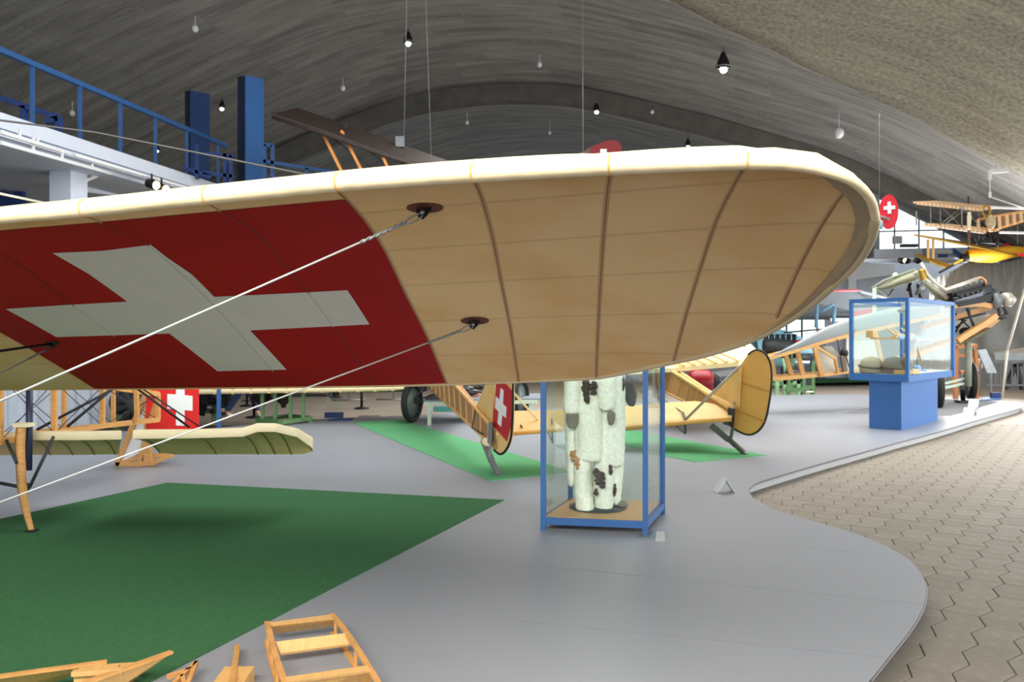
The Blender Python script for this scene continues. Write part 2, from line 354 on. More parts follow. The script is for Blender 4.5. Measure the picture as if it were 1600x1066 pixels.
carpet([(1088, 722.6), (1198.4, 712), (1039, 682.6), (940, 664), (880, 668), (1021, 710)], M_carpet2, 'green carpet strip under the yellow rudder tail skid')
carpet([(1195, 592.5), (1330, 590.5), (1420, 591.5), (1400, 596), (1200, 600)], M_carpet, 'far green carpet behind the open timber fuselage')
carpet([(1315, 646), (1440, 622), (1562, 628), (1485, 650)], mat('dark_grey_mat', (118, 120, 124), 0.9, var=0.05), 'dark grey mat under the wheels on the platform tip')
# walls
WY = 44
def wallbox(name, a, b, z0, z1, th, m, label):
    mb = MB(); a = Vector(a); b = Vector(b); d = (b-a).normalized(); n = Vector((-d.y, d.x, 0))*th
    mb.hexa([a+Vector((0, 0, z0)), b+Vector((0, 0, z0)), b+n+Vector((0, 0, z0)), a+n+Vector((0, 0, z0)), a+Vector((0, 0, z1)), b+Vector((0, 0, z1)), b+n+Vector((0, 0, z1)), a+n+Vector((0, 0, z1))])
    o = mb.build(name, m); tag(o, label, kind='structure'); return o
wallbox('wall_back', TS(-30, 45, 0), TS(6.7, 45, 0), 4.4, 9, 0.3, M_wallg, 'grey far end wall of the hall')
# end wall with mezzanine beam and glazed lunette on the right
EW0, EW1 = TS(6.9, 31.2, 0), TS(16, 31.2, 0)
EV = VPL(EW0, EW1)
def ceil_under(t, s): return prof(t)-0.55
mb = MB(); top = []; n = 14
for i in range(n+1):
    t = 6.9+6.0*i/n; top.append((t, ceil_under(t, 31.2)+0.2))
# glazed band between z=4.55 and the vault
o = MB().hexa([TS(6.9, 31.15, 4.3), TS(16, 31.15, 4.3), TS(16, 31.4, 4.3), TS(6.9, 31.4, 4.3), TS(6.9, 31.15, 4.62), TS(16, 31.15, 4.62), TS(16, 31.4, 4.62), TS(6.9, 31.4, 4.62)]).build('trim_2', M_wall); tag(o, 'pale ledge under the glazed end of the vault on the right', kind='structure')
win = MB(); win.grid([[TS(t, 31.25, 4.6) for t, z in top], [TS(t, 31.25, max(z, 4.61)) for t, z in top]], False)
wo = win.build('window_1', M_glass); tag(wo, 'bright glazed lunette under the vault end on the right', kind='structure')
for t in (7.6, 8.4, 9.2, 10.0, 10.8): MB().box(TS(t, 31.25, (4.6+ceil_under(t, 31.2))/2+0.1), (0.05, 0.05, max(0.2, ceil_under(t, 31.2)-4.4)), -YAW).build('mullion', M_wallg, wo)
MB().bar(TS(6.9, 31.25, 5.25), TS(11, 31.25, 5.25), 0.05).build('transom', M_wallg, wo)
o = wallbox('wall_return', TS(6.9, 45, 0), TS(6.9, 31.2, 0), 4.4, 7.6, 0.2, M_wallg, 'return wall beside the glazed vault end')
# lower end wall, pieces around a window
def wall_t(t0, t1, z0, z1, nm, m, lab): return wallbox(nm, TS(t1, 33, 0), TS(t0, 33, 0), z0, z1, -0.25, m, lab)
wa = EVW = VPL(TS(0, 33, 0), TS(10, 33, 0))
def tzp(u, v): p = wa(u, v); return ts(p)[0], p.z
tw0, zw1 = tzp(1206, 489); tw1, zw0 = tzp(1290, 536)
wall_t(-30, tw0, FZ, 4.5, 'wall_back', M_wallg, 'grey lower end wall left of the bright ground-floor window')
wall_t(tw1, 22, FZ, 4.5, 'wall_back', M_wall, 'white lower end wall right of the bright ground-floor window')
wall_t(tw0, tw1, zw1, 4.5, 'wall_back', M_wallg, 'end wall strip above the bright ground-floor window')
wall_t(tw0, tw1, FZ, zw0, 'wall_back', M_wallg, 'end wall parapet below the bright ground-floor window')
w2 = MB().prism([TS(tw0, 33.1, zw0), TS(tw1, 33.1, zw0), TS(tw1, 33.1, zw1), TS(tw0, 33.1, zw1)], AX*0.01).build('window_2', M_glass); tag(w2, 'bright ground-floor window with mullions at the far end', kind='structure')
for u in (1229, 1253, 1277): t, _ = tzp(u, 500); MB().bar(TS(t, 33.02, zw0), TS(t, 33.02, zw1), 0.06).build('mullion', M_dkgrey, w2)
t_, z_ = tzp(1250, 498); MB().bar(TS(tw0, 33.02, z_), TS(tw1, 33.02, z_), 0.06).build('transom', M_grey, w2)
o = MB().prism([EVW(1326, 411), EVW(1392, 416), EVW(1392, 431), EVW(1326, 440)], -AX*0.6).build('trim_3', M_puretwhite); tag(o, 'white boxed beam end on the far wall behind the display case', kind='structure')
o = MB().bar(EVW(1325, 424)-AX*0.5, TS(tzp(1325, 500)[0], 32.5, FZ), 0.28).build('trim_4', M_puretwhite); tag(o, 'white column on the far wall beside the wing tip', kind='structure')

# left gallery
TM = -9.76; ZT = H+3.30
def M_(s, dt=0.0, z=0.0): return TS(TM+dt, s, z)
mb = MB(); mb.prism([M_(2, 0, ZT), M_(2, 0, ZT-0.23), M_(2, -0.1, ZT-0.23), M_(2, -0.1, ZT-0.27), M_(2, 0.03, ZT-0.27), M_(2, 0.03, ZT-0.36), M_(2, -0.12, ZT-0.36), M_(2, -0.12, ZT-0.42), M_(2, -5.0, ZT-0.42), M_(2, -5.0, ZT)], AX*29)
gal = mb.build('trim_5', M_wall); tag(gal, 'white gallery slab with moulded fascia on the left', kind='structure')
VM = VPL(M_(5), M_(20))
def s_of(u, v=300): return ts(VM(u, v))[1]
for k, (u0, u1) in enumerate(((72, 110),)):
    VC = VPL(M_(5, -0.97), M_(20, -0.97)); s0, s1_ = ts(VC(72, 300))[1], ts(VC(108, 300))[1]
    o = MB().box(M_((s0+s1_)/2, -0.75, (ZT-0.42+FZ)/2), (0.42, 0.42, ZT-0.42-FZ), -YAW).build('trim_6', M_wall); tag(o, 'white square column under the left gallery', kind='structure')
# beam across behind
o = MB().bar(P(100, 287, 15.6), P(262, 308, 18.6), 0.3, 0.26).build('trim_8', M_wall); tag(o, 'white cross beam under the left gallery', kind='structure')
o = wallbox('wall_left', TS(-14.9, 31, 0), TS(-14.9, 2, 0), FZ, ZT-0.4, 0.2, mat('dark_inner_wall', (92, 98, 104), 0.8), 'dark wall under the left gallery')
# railing
rail = thing('gallery_railing', M_(8, -0.25, ZT), 'blue steel railing along the left gallery edge', 'railing')
hr = 1.02
sE = s_of(370, 245)
MB().bar(M_(3, -0.25, ZT+hr), M_(sE, -0.25, ZT+hr), 0.085, 0.085).build('handrail', M_blue, rail)
for u in (-60, 72, 145, 207, 261, 309, 357):
    s = s_of(u, 230); MB().bar(M_(s, -0.25, ZT-0.05), M_(s, -0.25, ZT+hr), 0.052).build('railing_post', M_blue, rail)
rail2 = thing('gallery_railing', M_(20, -0.6, ZT), 'blue railing of the gallery stair right of the tall blue panel', 'railing')
PV = VPL(M_(17.3, -0.6), M_(17.6, -0.6)+LT*0+Vector((4, 1.2, 0)))
dR = 17.2
for (a, b) in (((413, 226), (426, 228)), ((426, 227), (426, 285)), ((412, 252), (550, 274)), ((480, 263), (480, 280)), ((414, 226), (414, 285))):
    MB().bar(P(*a, dR), P(*b, dR), 0.07).build('rail_tube', M_blue, rail2)
rail3 = thing('gallery_railing', TS(-11.6, 12, ZT), 'low blue railing behind the gallery edge, ending in a post', 'railing')
dR = 13.6
for (a, b) in (((-60, 132), (0, 153)), ((0, 153), (92, 184)), ((92, 184), (92, 206)), ((37, 166), (37, 200)), ((72, 190), (92, 186))):
    MB().bar(P(*a, dR), P(*b, dR), 0.09).build('rail_tube', M_navy, rail3)
rail4 = thing('gallery_gate', M_(17.4, -0.9, ZT), 'blue gate frame between the two tall blue panels', 'gate')
dR = 16.9
for (a, b) in (((308, 226), (308, 280)), ((320, 240), (366, 244)), ((352, 240), (352, 290)), ((361, 243), (361, 290)), ((318, 270), (366, 276)), ((286, 262), (330, 276))):
    MB().bar(P(*a, dR), P(*b, dR), 0.07).build('gate_bar', M_navy, rail4)
# tall blue panels
def panel(name, u0, ue, u1, yt0, yt1, d, label, m, md):
    a = P(u0, yt0+2, d); e = P(ue, yt0, d*0.992); b = P(u1, yt1, d*1.03)
    r = thing(name, (e.x, e.y, ZT), label, 'screen wall')
    for (p, q, mm, nm) in ((e, b, m, 'panel_face'), (a, e, md, 'panel_side')):
        d_ = (q-p); d_.z = 0; nrm = Vector((-d_.y, d_.x, 0)).normalized()*(0.04 if nm == 'panel_side' else -0.02)
        z0 = ZT-0.1
        MB().hexa([Vector((p.x, p.y, z0)), Vector((q.x, q.y, z0)), Vector((q.x, q.y, z0))+nrm, Vector((p.x, p.y, z0))+nrm, p, Vector((q.x, q.y, q.z)), Vector((q.x, q.y, q.z))+nrm, p+nrm]).build(nm, mm, r)
    return r
panel('blue_screen_wall', 371, 383, 411, 118, 124, 17.8, 'taller bright blue panel on the left gallery', M_blue2, mat('deep_navy_paint', (26, 38, 60), 0.6))
panel('blue_screen_wall', 289, 297, 327, 141, 147, 21.5, 'shorter dark blue panel behind the gallery railing', mat('mid_blue_panel', (38, 66, 116), 0.5, var=0.04), mat('deep_navy_paint', (26, 38, 60), 0.6))
# track rails and lamps under the gallery
def track(label, a, b, d0, d1, lamps=()):
    r = thing('track_light_rail', P(*a, d0), label, 'light rail')
    p, q = P(*a, d0), P(*b, d1); MB().bar(p, q, 0.05, 0.05).build('rail_tube', M_puretwhite, r)
    for f in (0.25, 0.5, 0.8):
        c = p.lerp(q, f); MB().bar(c, (c.x, c.y, ZT-0.4), 0.03).build('hanger', M_puretwhite, r)
    return r
track('upper white lighting rail under the left gallery fascia', (0, 206), (108, 240), 11.0, 13.2)
track('lower white lighting rail under the left gallery', (0, 223), (172, 271), 11.2, 14.6)
track('white lighting rail carrying two warm spotlights under the gallery', (116, 242), (300, 296), 13.4, 16.6)
track('short white rail by the second gallery column', (110, 292), (176, 265), 14.5, 15.2)
def track_lamp(u, v, d, label, r=0.09):
    c = P(u, v, d); t = thing('track_spotlight', c, label, 'spotlight', 'spotlights under the left gallery')
    MB().lathe(c+Vector((-0.16, 0.02, 0.05)), [(0.0, 0), (r*0.9, 0.0), (r, 0.18), (r*0.85, 0.19)], 14, (0.9, -0.3, -0.25)).build('housing', M_black, t)
    MB().lathe(c+Vector((0.0, -0.03, 0.0)), [(0.0, 0.03), (r*0.8, 0.02), (r*0.85, 0)], 14, (0.5, -0.8, -0.3)).build('lens', M_lampw, t)
    MB().bar(c+Vector((-0.08, 0, 0.05)), c+Vector((-0.08, 0, 0.22)), 0.025).build('bracket', M_black, t)
track_lamp(244, 290, 15.2, 'left one of two lit warm spotlights under the gallery')
track_lamp(259, 296.5, 15.4, 'right one of two lit warm spotlights under the gallery')
# white-blue stair and things on the left edge under the gallery
st = thing('gallery_stair', P(0, 300, 16.5), 'dark blue steel stair under the left gallery', 'stair')
dS = 16.5
for (a, b, w) in (((-40, 225), (28, 262), 0.16), ((28, 262), (28, 330), 0.12), ((30, 272), (70, 283), 0.12), ((34, 272), (34, 330), 0.1), ((-30, 300), (40, 335), 0.45)):
    MB().bar(P(*a, dS), P(*b, dS), w).build('stair_member', M_navy, st)
MB().bar(P(22, 330, dS), (P(22, 330, dS).x, dS, FZ), 0.15).build('stair_leg', M_navy, st)
# pale curtain wall under the gallery, with folds
cw = []
for i in range(161):
    s = 7.0+6.75*i/160; t = -10.05+0.04*math.sin(i*0.9)+0.03*math.sin(i*0.37+1)
    cw.append((t, s))
mb = MB(); mb.grid([[TS(t, s, FZ+0.02) for t, s in cw], [TS(t, s, 3.0) for t, s in cw]]); o = mb.build('curtain', M_curtain2, loc=TS(-10, 10, FZ)); tag(o, 'pale blue-grey floor-length curtain under the left gallery', 'curtain')

# =================================================================== MAIN WING
L0 = P(953, 258, 2.0)
cdir = Vector((106, 1291, -472)).normalized(); sdir = Vector((3621, -1291, 103)).normalized()
nrm = sdir.cross(cdir).normalized()
if nrm.z < 0: nrm = -nrm
le_px = [(-420, 380), (-200, 358), (0, 337), (80, 330.5), (165, 322.5), (250, 313), (325, 305.5), (430, 295), (530, 285), (640, 276.5), (740, 270), (850, 263.5), (953, 258), (1060, 254), (1167, 252), (1240, 256), (1295, 268), (1335, 285), (1360, 312), (1368, 342)]
te_px = [(1368, 342), (1360, 374), (1340, 408), (1302, 446), (1248, 490), (1180, 528), (1110, 552), (1055, 565), (990, 579), (932, 590), (870, 593.5), (810, 596.5), (700, 601), (590, 603.5), (430, 606), (300, 607.5), (150, 608.5), (0, 609.5), (-200, 611), (-420, 613)]
def toXE(p): # solve p-L0 = a*sdir + b*cdir
    d = p-L0; A = sdir.dot(sdir); B = sdir.dot(cdir); x, y = d.dot(sdir), d.dot(cdir); det = 1-B*B
    return (x-B*y)/det, (y-B*x)/det
def fromXE(a, b, off=0): return L0+sdir*a+cdir*b+nrm*off
LEc = [toXE(ONP(u, v, L0, nrm)) for u, v in le_px]; TEc = [toXE(ONP(u, v, L0, nrm)) for u, v in te_px]
LEs = cr([Vector((a, b, 0)) for a, b in LEc], 8); TEs = cr([Vector((a, b, 0)) for a, b in TEc], 8)
def interp(curve, a):
    best = None
    for i in range(len(curve)-1):
        x0, x1 = curve[i].x, curve[i+1].x
        if min(x0, x1) <= a <= max(x0, x1) and x0 != x1: f = (a-x0)/(x1-x0); return curve[i].y*(1-f)+curve[i+1].y*f
    return curve[0].y if abs(a-curve[0].x) < abs(a-curve[-1].x) else curve[-1].y
def camber(a, b):
    l, t = interp(LEs, a), interp(TEs, a); w = t-l
    if w < 0.02: return 0.0
    f = max(0, min(1, (b-l)/w)); return 0.038*min(1, w/1.3)*math.sin(math.pi*f**0.72)
def frac(a, b):
    l, t = interp(LEs, a), interp(TEs, a); return (b-l)/max(t-l, 1e-3)
def wing_px(u, v, off=0):                   # (a,b) on the cambered skin seen at a pixel
    tu, tv = u, v
    for _ in range(6):
        a, b = toXE(ONP(tu, tv, L0, nrm)); x, y = proj(fromXE(a, b, camber(a, b)+off)); tu += u-x; tv += v-y
    return a, b
plane = thing('monoplane', (-3.4, 3.6, 0), 'large cream fabric monoplane wing with red field and white cross', 'aircraft')
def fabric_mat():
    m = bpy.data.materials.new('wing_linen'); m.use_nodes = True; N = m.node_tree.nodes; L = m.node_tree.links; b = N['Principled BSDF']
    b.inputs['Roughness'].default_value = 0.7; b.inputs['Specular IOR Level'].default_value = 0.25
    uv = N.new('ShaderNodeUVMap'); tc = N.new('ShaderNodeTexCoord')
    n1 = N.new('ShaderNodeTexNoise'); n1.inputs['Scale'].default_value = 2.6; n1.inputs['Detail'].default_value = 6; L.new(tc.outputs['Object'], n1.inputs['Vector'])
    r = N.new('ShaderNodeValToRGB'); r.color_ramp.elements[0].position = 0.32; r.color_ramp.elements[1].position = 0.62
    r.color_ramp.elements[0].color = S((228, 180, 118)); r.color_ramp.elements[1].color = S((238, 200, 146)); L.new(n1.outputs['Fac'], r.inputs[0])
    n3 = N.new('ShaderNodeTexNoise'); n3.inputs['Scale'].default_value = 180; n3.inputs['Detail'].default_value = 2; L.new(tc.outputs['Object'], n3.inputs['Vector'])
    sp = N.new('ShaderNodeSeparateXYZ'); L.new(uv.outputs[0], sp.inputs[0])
    # shadows of the spanwise battens through the linen, painted in as darker bands
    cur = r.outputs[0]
    for f, wd, k in BATTEN_SHADOWS:
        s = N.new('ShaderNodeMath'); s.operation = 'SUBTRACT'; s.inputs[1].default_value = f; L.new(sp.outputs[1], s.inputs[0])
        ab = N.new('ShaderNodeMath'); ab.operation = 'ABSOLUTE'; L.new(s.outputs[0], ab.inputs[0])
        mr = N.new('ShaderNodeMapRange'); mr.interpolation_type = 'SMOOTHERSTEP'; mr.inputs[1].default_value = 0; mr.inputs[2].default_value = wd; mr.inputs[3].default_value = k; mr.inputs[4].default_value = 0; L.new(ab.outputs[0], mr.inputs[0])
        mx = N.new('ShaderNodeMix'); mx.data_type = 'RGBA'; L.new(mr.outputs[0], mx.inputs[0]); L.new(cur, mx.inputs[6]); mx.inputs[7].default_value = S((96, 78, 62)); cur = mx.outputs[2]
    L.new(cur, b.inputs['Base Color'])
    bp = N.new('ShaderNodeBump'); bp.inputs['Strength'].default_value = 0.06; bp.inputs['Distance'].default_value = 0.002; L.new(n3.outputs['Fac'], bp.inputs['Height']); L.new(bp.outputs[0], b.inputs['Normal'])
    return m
BATTEN_SHADOWS = []
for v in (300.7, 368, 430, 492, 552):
    bb = [wing_px(x, v+dv)[1] for x, dv in ((953, 0),)]; BATTEN_SHADOWS.append((sum(bb)/len(bb), 0.013, 0.2))
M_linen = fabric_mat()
def skin(poly, name, m, off, step=0.05, thick=0.0, parent=plane):
    """polygon in wing coordinates cut into a fine grid and laid on the cambered surface"""
    bm = bmesh.new(); vs = [bm.verts.new((a, b, 0)) for a, b in poly]; bm.faces.new(vs)
    xs = [p[0] for p in poly]; ys = [p[1] for p in poly]
    for ax, lo, hi, st in ((0, min(xs), max(xs), step*1.6), (1, min(ys), max(ys), step)):
        c = lo+st
        while c < hi:
            co = Vector((c, 0, 0)) if ax == 0 else Vector((0, c, 0)); no = Vector((1, 0, 0)) if ax == 0 else Vector((0, 1, 0))
            bmesh.ops.bisect_plane(bm, geom=bm.verts[:]+bm.edges[:]+bm.faces[:], plane_co=co, plane_no=no); c += st
    uvl = bm.loops.layers.uv.new('UVMap'); bm.faces.ensure_lookup_table()
    for f in bm.faces:
        f.smooth = True
        for l in f.loops: a, b = l.vert.co.x, l.vert.co.y; l[uvl].uv = (a, b)
    base = root_loc(parent)
    for v in bm.verts:
        a, b = v.co.x, v.co.y; o_ = off(a, b) if callable(off) else off; v.co = fromXE(a, b, camber(a, b)+o_)-base
    me = bpy.data.meshes.new(name); bm.to_mesh(me); bm.free(); me.materials.append(m)
    o = bpy.data.objects.new(name, me); COL.objects.link(o); o.parent = parent
    return o
outline = [(p.x, p.y) for p in LEs]+[(p.x, p.y) for p in TEs[1:]]
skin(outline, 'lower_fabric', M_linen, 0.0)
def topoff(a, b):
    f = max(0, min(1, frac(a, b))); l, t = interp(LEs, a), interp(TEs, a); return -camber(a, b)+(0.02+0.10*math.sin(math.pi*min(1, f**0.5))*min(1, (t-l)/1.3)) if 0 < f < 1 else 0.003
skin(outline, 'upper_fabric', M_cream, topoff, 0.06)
# leading edge roll
le_line = [(p.x, p.y) for p in LEs]; pts = []; rr = []
for i, (a, b) in enumerate(le_line):
    c = fromXE(a, b, 0.0); d = c.y; u, v = proj(c); rpx = 13.3+max(-1, min(1, u/953))*3.0
    if u > 1000: rpx = 16.3-2.6*min(1, (u-1000)/180)
    if u > 1180: rpx = 13.7-6.5*(u-1180)/188
    pts.append(c+Vector((0, 0, -0.0))); rr.append(rpx/F*d*0.98*(1+0.02*math.sin(i*1.9)))
n0_ = len(pts)-1; rim = [pts[-2], pts[-1]]; rrim = [rr[-2]*0.99, rr[-1]]
for i in range(1, 110):
    f = i/110; p = TEs[i]; c = fromXE(p.x, p.y, 0.0); rim.append(c); rrim.append((7.2*(1-f)**1.2+1.5)/F*c.y)
MB().tube(rim, rrim, 12).build('tip_rim', mat('tip_rim_linen', (206, 184, 146), 0.6, var=0.06), plane)
M_le = mat('leading_edge_linen', (247, 224, 182), 0.55, var=0.08, scale=9, bump=0.25, stretch=(1, 1, 4))
MB().tube(pts, rr, 18).build('leading_edge', M_le, plane)
# trailing / tip wire edge
te_pts = [fromXE(p.x, p.y, 0) for p in TEs]
MB().tube(te_pts, [0.011*max(0.35, 1-i/len(te_pts)*1.3) if i < 60 else 0.004 for i in range(len(te_pts))], 8).build('trailing_edge', M_tan, plane)
# border band round the tip (folded hem)
def off_curve(k):
    out = []
    for p in [Vector((x.x, x.y, 0)) for x in LEs[-32:]]+[Vector((x.x, x.y, 0)) for x in TEs[1:52]]: out.append(p)
    res = []
    for i, p in enumerate(out):
        a = out[max(i-1, 0)]; b = out[min(i+1, len(out)-1)]; d = (b-a).normalized(); n = Vector((-d.y, d.x, 0))
        w = k*min(1, i/14)*min(1, (len(out)-1-i)/34)
        q = p+n*w
        res.append((q.x, q.y))
    return [(p.x, p.y) for p in out], res
oc, ic = off_curve(0.045)
hm = MB(); hm.grid([[fromXE(a[0]+(b[0]-a[0])*k/5, a[1]+(b[1]-a[1])*k/5, camber(a[0]+(b[0]-a[0])*k/5, a[1]+(b[1]-a[1])*k/5)-0.009*min(1, (k+0.3)/1.5)) for k in range(6)] for a, b in zip(oc, ic)])
hm.build('tip_hem', mat('tip_hem_linen', (170, 148, 116), 0.7, var=0.06), plane)
# red field and white cross
red_px = [(-222, 389), (-150, 377), (-60, 366), (0, 360), (142, 348), (325, 331), (430, 321), (541, 311), (560, 332), (582, 361), (605, 399), (634, 460), (667, 525), (697, 598.5), (660, 600), (560, 602.5), (400, 604.5), (250, 606.2), (148, 607.2), (100, 577), (50, 547), (0, 519), (-120, 446)]
skin([wing_px(u, v) for u, v in red_px], 'red_field', M_red, -0.0018, 0.05)
cross_px = [(82, 394.5), (160, 391), (236, 381.5), (262, 402), (300, 428), (335, 463), (440, 458), (543, 452.5), (577.5, 506), (480, 511), (391, 515.5), (448, 577), (390, 578), (340, 579.5), (265, 520.5), (170, 523.5), (88, 526), (9, 482), (100, 476), (199, 470.5), (140, 428)]
skin([wing_px(u, v) for u, v in cross_px], 'white_cross', M_white, -0.0028, 0.05)
# rib tapes
def rib_line(u0, v0, u1, v1, curve=0.0, n=22):
    a0, b0 = wing_px(u0, v0); a1, b1 = wing_px(u1, v1); return [(a0+(a1-a0)*i/n, b0+(b1-b0)*i/n) for i in range(n+1)]
def rib_strip(line, w, h, name, m, base=0.0):
    mb = MB(); rows = []
    for i, (a, b) in enumerate(line):
        j = max(0, i-1); k = min(len(line)-1, i+1); d = (fromXE(*line[k])-fromXE(*line[j])).normalized(); x = d.cross(nrm).normalized()*w/2; c = fromXE(a, b, camber(a, b)-base)
        rows.append([c-x, c-x*0.7-nrm*h*0.8, c-nrm*h, c+x*0.7-nrm*h*0.8, c+x])
    mb.grid(rows); return mb.build(name, m, plane)
M_tape = mat('rib_tape', (172, 132, 92), 0.75, var=0.1, scale=20)
M_tapesh = mat('rib_tape_border', (196, 160, 116), 0.75, var=0.05)
M_redrib = mat('red_rib_paint', (104, 10, 12), 0.45, var=0.03); M_whrib = mat('white_rib_paint', (182, 182, 168), 0.5, var=0.03)
M_stitch = mat('rib_stitching', (160, 112, 72), 0.8, var=0.15, scale=60)
def rib_path(px, n=6):
    return [(p.x, p.y) for p in cr([Vector(wing_px(u, v)+(0,)) for u, v in px], n)]
ribs = [[(129, 336), (165, 350), (229, 381), (289, 432), (346, 489), (396, 545), (449, 605)], [(325, 318), (349, 332), (400, 362), (441, 408), (479, 453), (521, 510), (583, 601)],
        [(529, 300), (541, 311), (560, 332), (582, 361), (605, 399), (634, 460), (667, 525), (697.5, 599)], [(742, 284), (752, 308), (769, 369), (783, 440), (797, 510), (810.5, 596)],
        [(953, 273), (948, 306), (940, 408), (934, 520), (931.5, 589)], [(1160, 265), (1149, 284), (1119, 344), (1092.7, 422.6), (1070, 498), (1052, 566)],
        [(1334, 284), (1314, 306), (1284, 351), (1250, 415), (1214, 496)], [(-70, 372), (10, 400), (100, 466), (200, 540), (300, 607)]]
for k, rp_ in enumerate(ribs):
    ln = rib_path(rp_)
    if k in (2, 3, 4, 5, 6):
        rib_strip(ln, 0.017, 0.0020, 'rib_tape', M_tapesh); rib_strip(ln, 0.0045, 0.0036, 'rib_stitching', M_stitch, 0.001)
    else:
        cp = [Vector(q) for q in cross_px]
        def zone(q):
            x, y = proj(fromXE(q[0], q[1], camber(*q)))
            return 2 if inpoly(Vector((x, y)), cp) else (1 if inpoly(Vector((x, y)), [Vector(q_) for q_ in red_px]) else 0)
        fine = [ln[i].__class__(((ln[i][0]*(1-f)+ln[i+1][0]*f), (ln[i][1]*(1-f)+ln[i+1][1]*f))) if False else (ln[i][0]*(1-f)+ln[i+1][0]*f, ln[i][1]*(1-f)+ln[i+1][1]*f) for i in range(len(ln)-1) for f in (0, .25, .5, .75)]
        cur = [fine[0]]; z0_ = zone(fine[0])
        for q in fine[1:]:
            cur.append(q); z1_ = zone(q)
            if z1_ != z0_ or q is fine[-1]:
                if len(cur) > 1: rib_strip(cur, 0.006, 0.0016, 'rib_ridge', (M_tapesh, M_redrib, M_whrib)[z0_], 0.0024)
                cur = [q]; z0_ = z1_
# stitched ring around the leading edge at every rib
for (u, v) in ((129, 336), (325, 310), (530, 289), (740, 270.5), (953, 258.5), (1167, 252.5)):
    i = min(range(1, n0_), key=lambda q: (proj(pts[q])[0]-u)**2); d = (pts[i+1]-pts[i-1]).normalized()
    MB().torus(pts[i], d+cdir*0.0, rr[i]*1.0, 0.0026, 28, 6).build('rib_ring', mat('ring_tape', (214, 160, 92), 0.7), plane)
# fittings and wires
def fitting(u, v, ru, rv):
    a, b = wing_px(u, v); c = fromXE(a, b, camber(a, b)-0.002); n = 20
    # plate outline from the picture mapped to the skin
    poly = [fromXE(*wing_px(u+ru*math.cos(2*math.pi*i/n), v+rv*math.sin(2*math.pi*i/n)), 0) for i in range(n)]
    cb = camber(a, b); mb = MB(); mb.prism([p+nrm*(cb-0.004) for p in poly], nrm*0.0025)
    pl = mb.build('fitting_plate', mat('rusty_plate', (104, 56, 42), 0.6, 0.3, var=0.3, scale=60), plane)
    pr = Vector(((proj(c+sdir*0.001)[0]-proj(c)[0]), 0, 0))
    m2 = MB(); w = 0.014
    m2.prism([c-sdir*0.03, c+sdir*0.022, c+sdir*0.012-nrm*0.022-cdir*0.004, c-sdir*0.002-nrm*0.034, c-sdir*0.018-nrm*0.026], cdir*0.008)
    m2.build('fitting_lug', M_black, pl)
    MB().lathe(c-nrm*0.018-sdir*0.004-cdir*0.003, [(0, 0), (0.008, 0), (0.007, 0.006), (0, 0.008)], 10, -cdir).build('bolt', M_steel, pl)
    return c
def wire(c, end, r, label=None, eye=True):
    d = (end-c).normalized()
    k0 = c-d*0.004
    if eye:
        x = d.cross(nrm).normalized(); e = []
        for i in range(18):
            t = 2*math.pi*i/18; e.append(k0+d*(0.028-0.028*math.cos(t))+(nrm*0.010)*math.sin(t))
        MB().tube(e, 0.0028, 6, True).build('wire_eye', M_steel, plane)
    sp = MB(); L1 = 0.05; L2 = 0.19
    for ph_ in (0, math.pi):
        pp = []
        for i in range(40):
            f = i/39; t = ph_+f*22; q = c+d*(L1+(L2-L1)*f); x = d.cross(Vector((0, 0, 1))).normalized(); y = x.cross(d); pp.append(q+x*math.cos(t)*0.0032+y*math.sin(t)*0.0032)
        sp.tube(pp, 0.0028, 5)
    if eye: sp.build('wire_splice', M_grey, plane)
    o = MB().tube([c+d*(L1 if eye else 0), end], r, 8).build('bracing_wire', M_wire, plane)
c1 = fitting(664, 323.5, 29, 7)
c1e = c1-sdir*0.006-nrm*0.024
wire(c1e, P(-330, 772, 1.95), 0.0030)
c2 = fitting(742, 500.5, 22, 6)
c2e = c2-sdir*0.006-nrm*0.022
wire(c2e, P(-330, 908, 2.6), 0.0030)
a_, b_ = wing_px(82, 533); c3 = fromXE(a_, b_, camber(a_, b_)-0.002)
MB().prism([c3-sdir*0.05, c3+sdir*0.04, c3+sdir*0.0-nrm*0.035], cdir*0.012).build('fitting_lug', M_black, plane)
wire(c3-nrm*0.03, P(-330, 760, 2.6), 0.0035)
MB().tube([c3-nrm*0.012, P(-330, 595, 3.0)], 0.006, 8).build('bracing_cable', M_black, plane)
# upper wires
MB().tube([P(-330, 146, 2.3), P(150, 207, 2.6), fromXE(*toXE(ONP(655, 262, L0, nrm)), 0.03)+cdir*0.22], 0.0032, 8).build('bracing_wire', mat('dull_wire', (74, 76, 80), 0.4, 0.6), plane)
MB().tube([P(-330, 232, 2.3), P(78, 319, 2.75)], 0.0045, 8).build('bracing_wire', M_wire, plane)
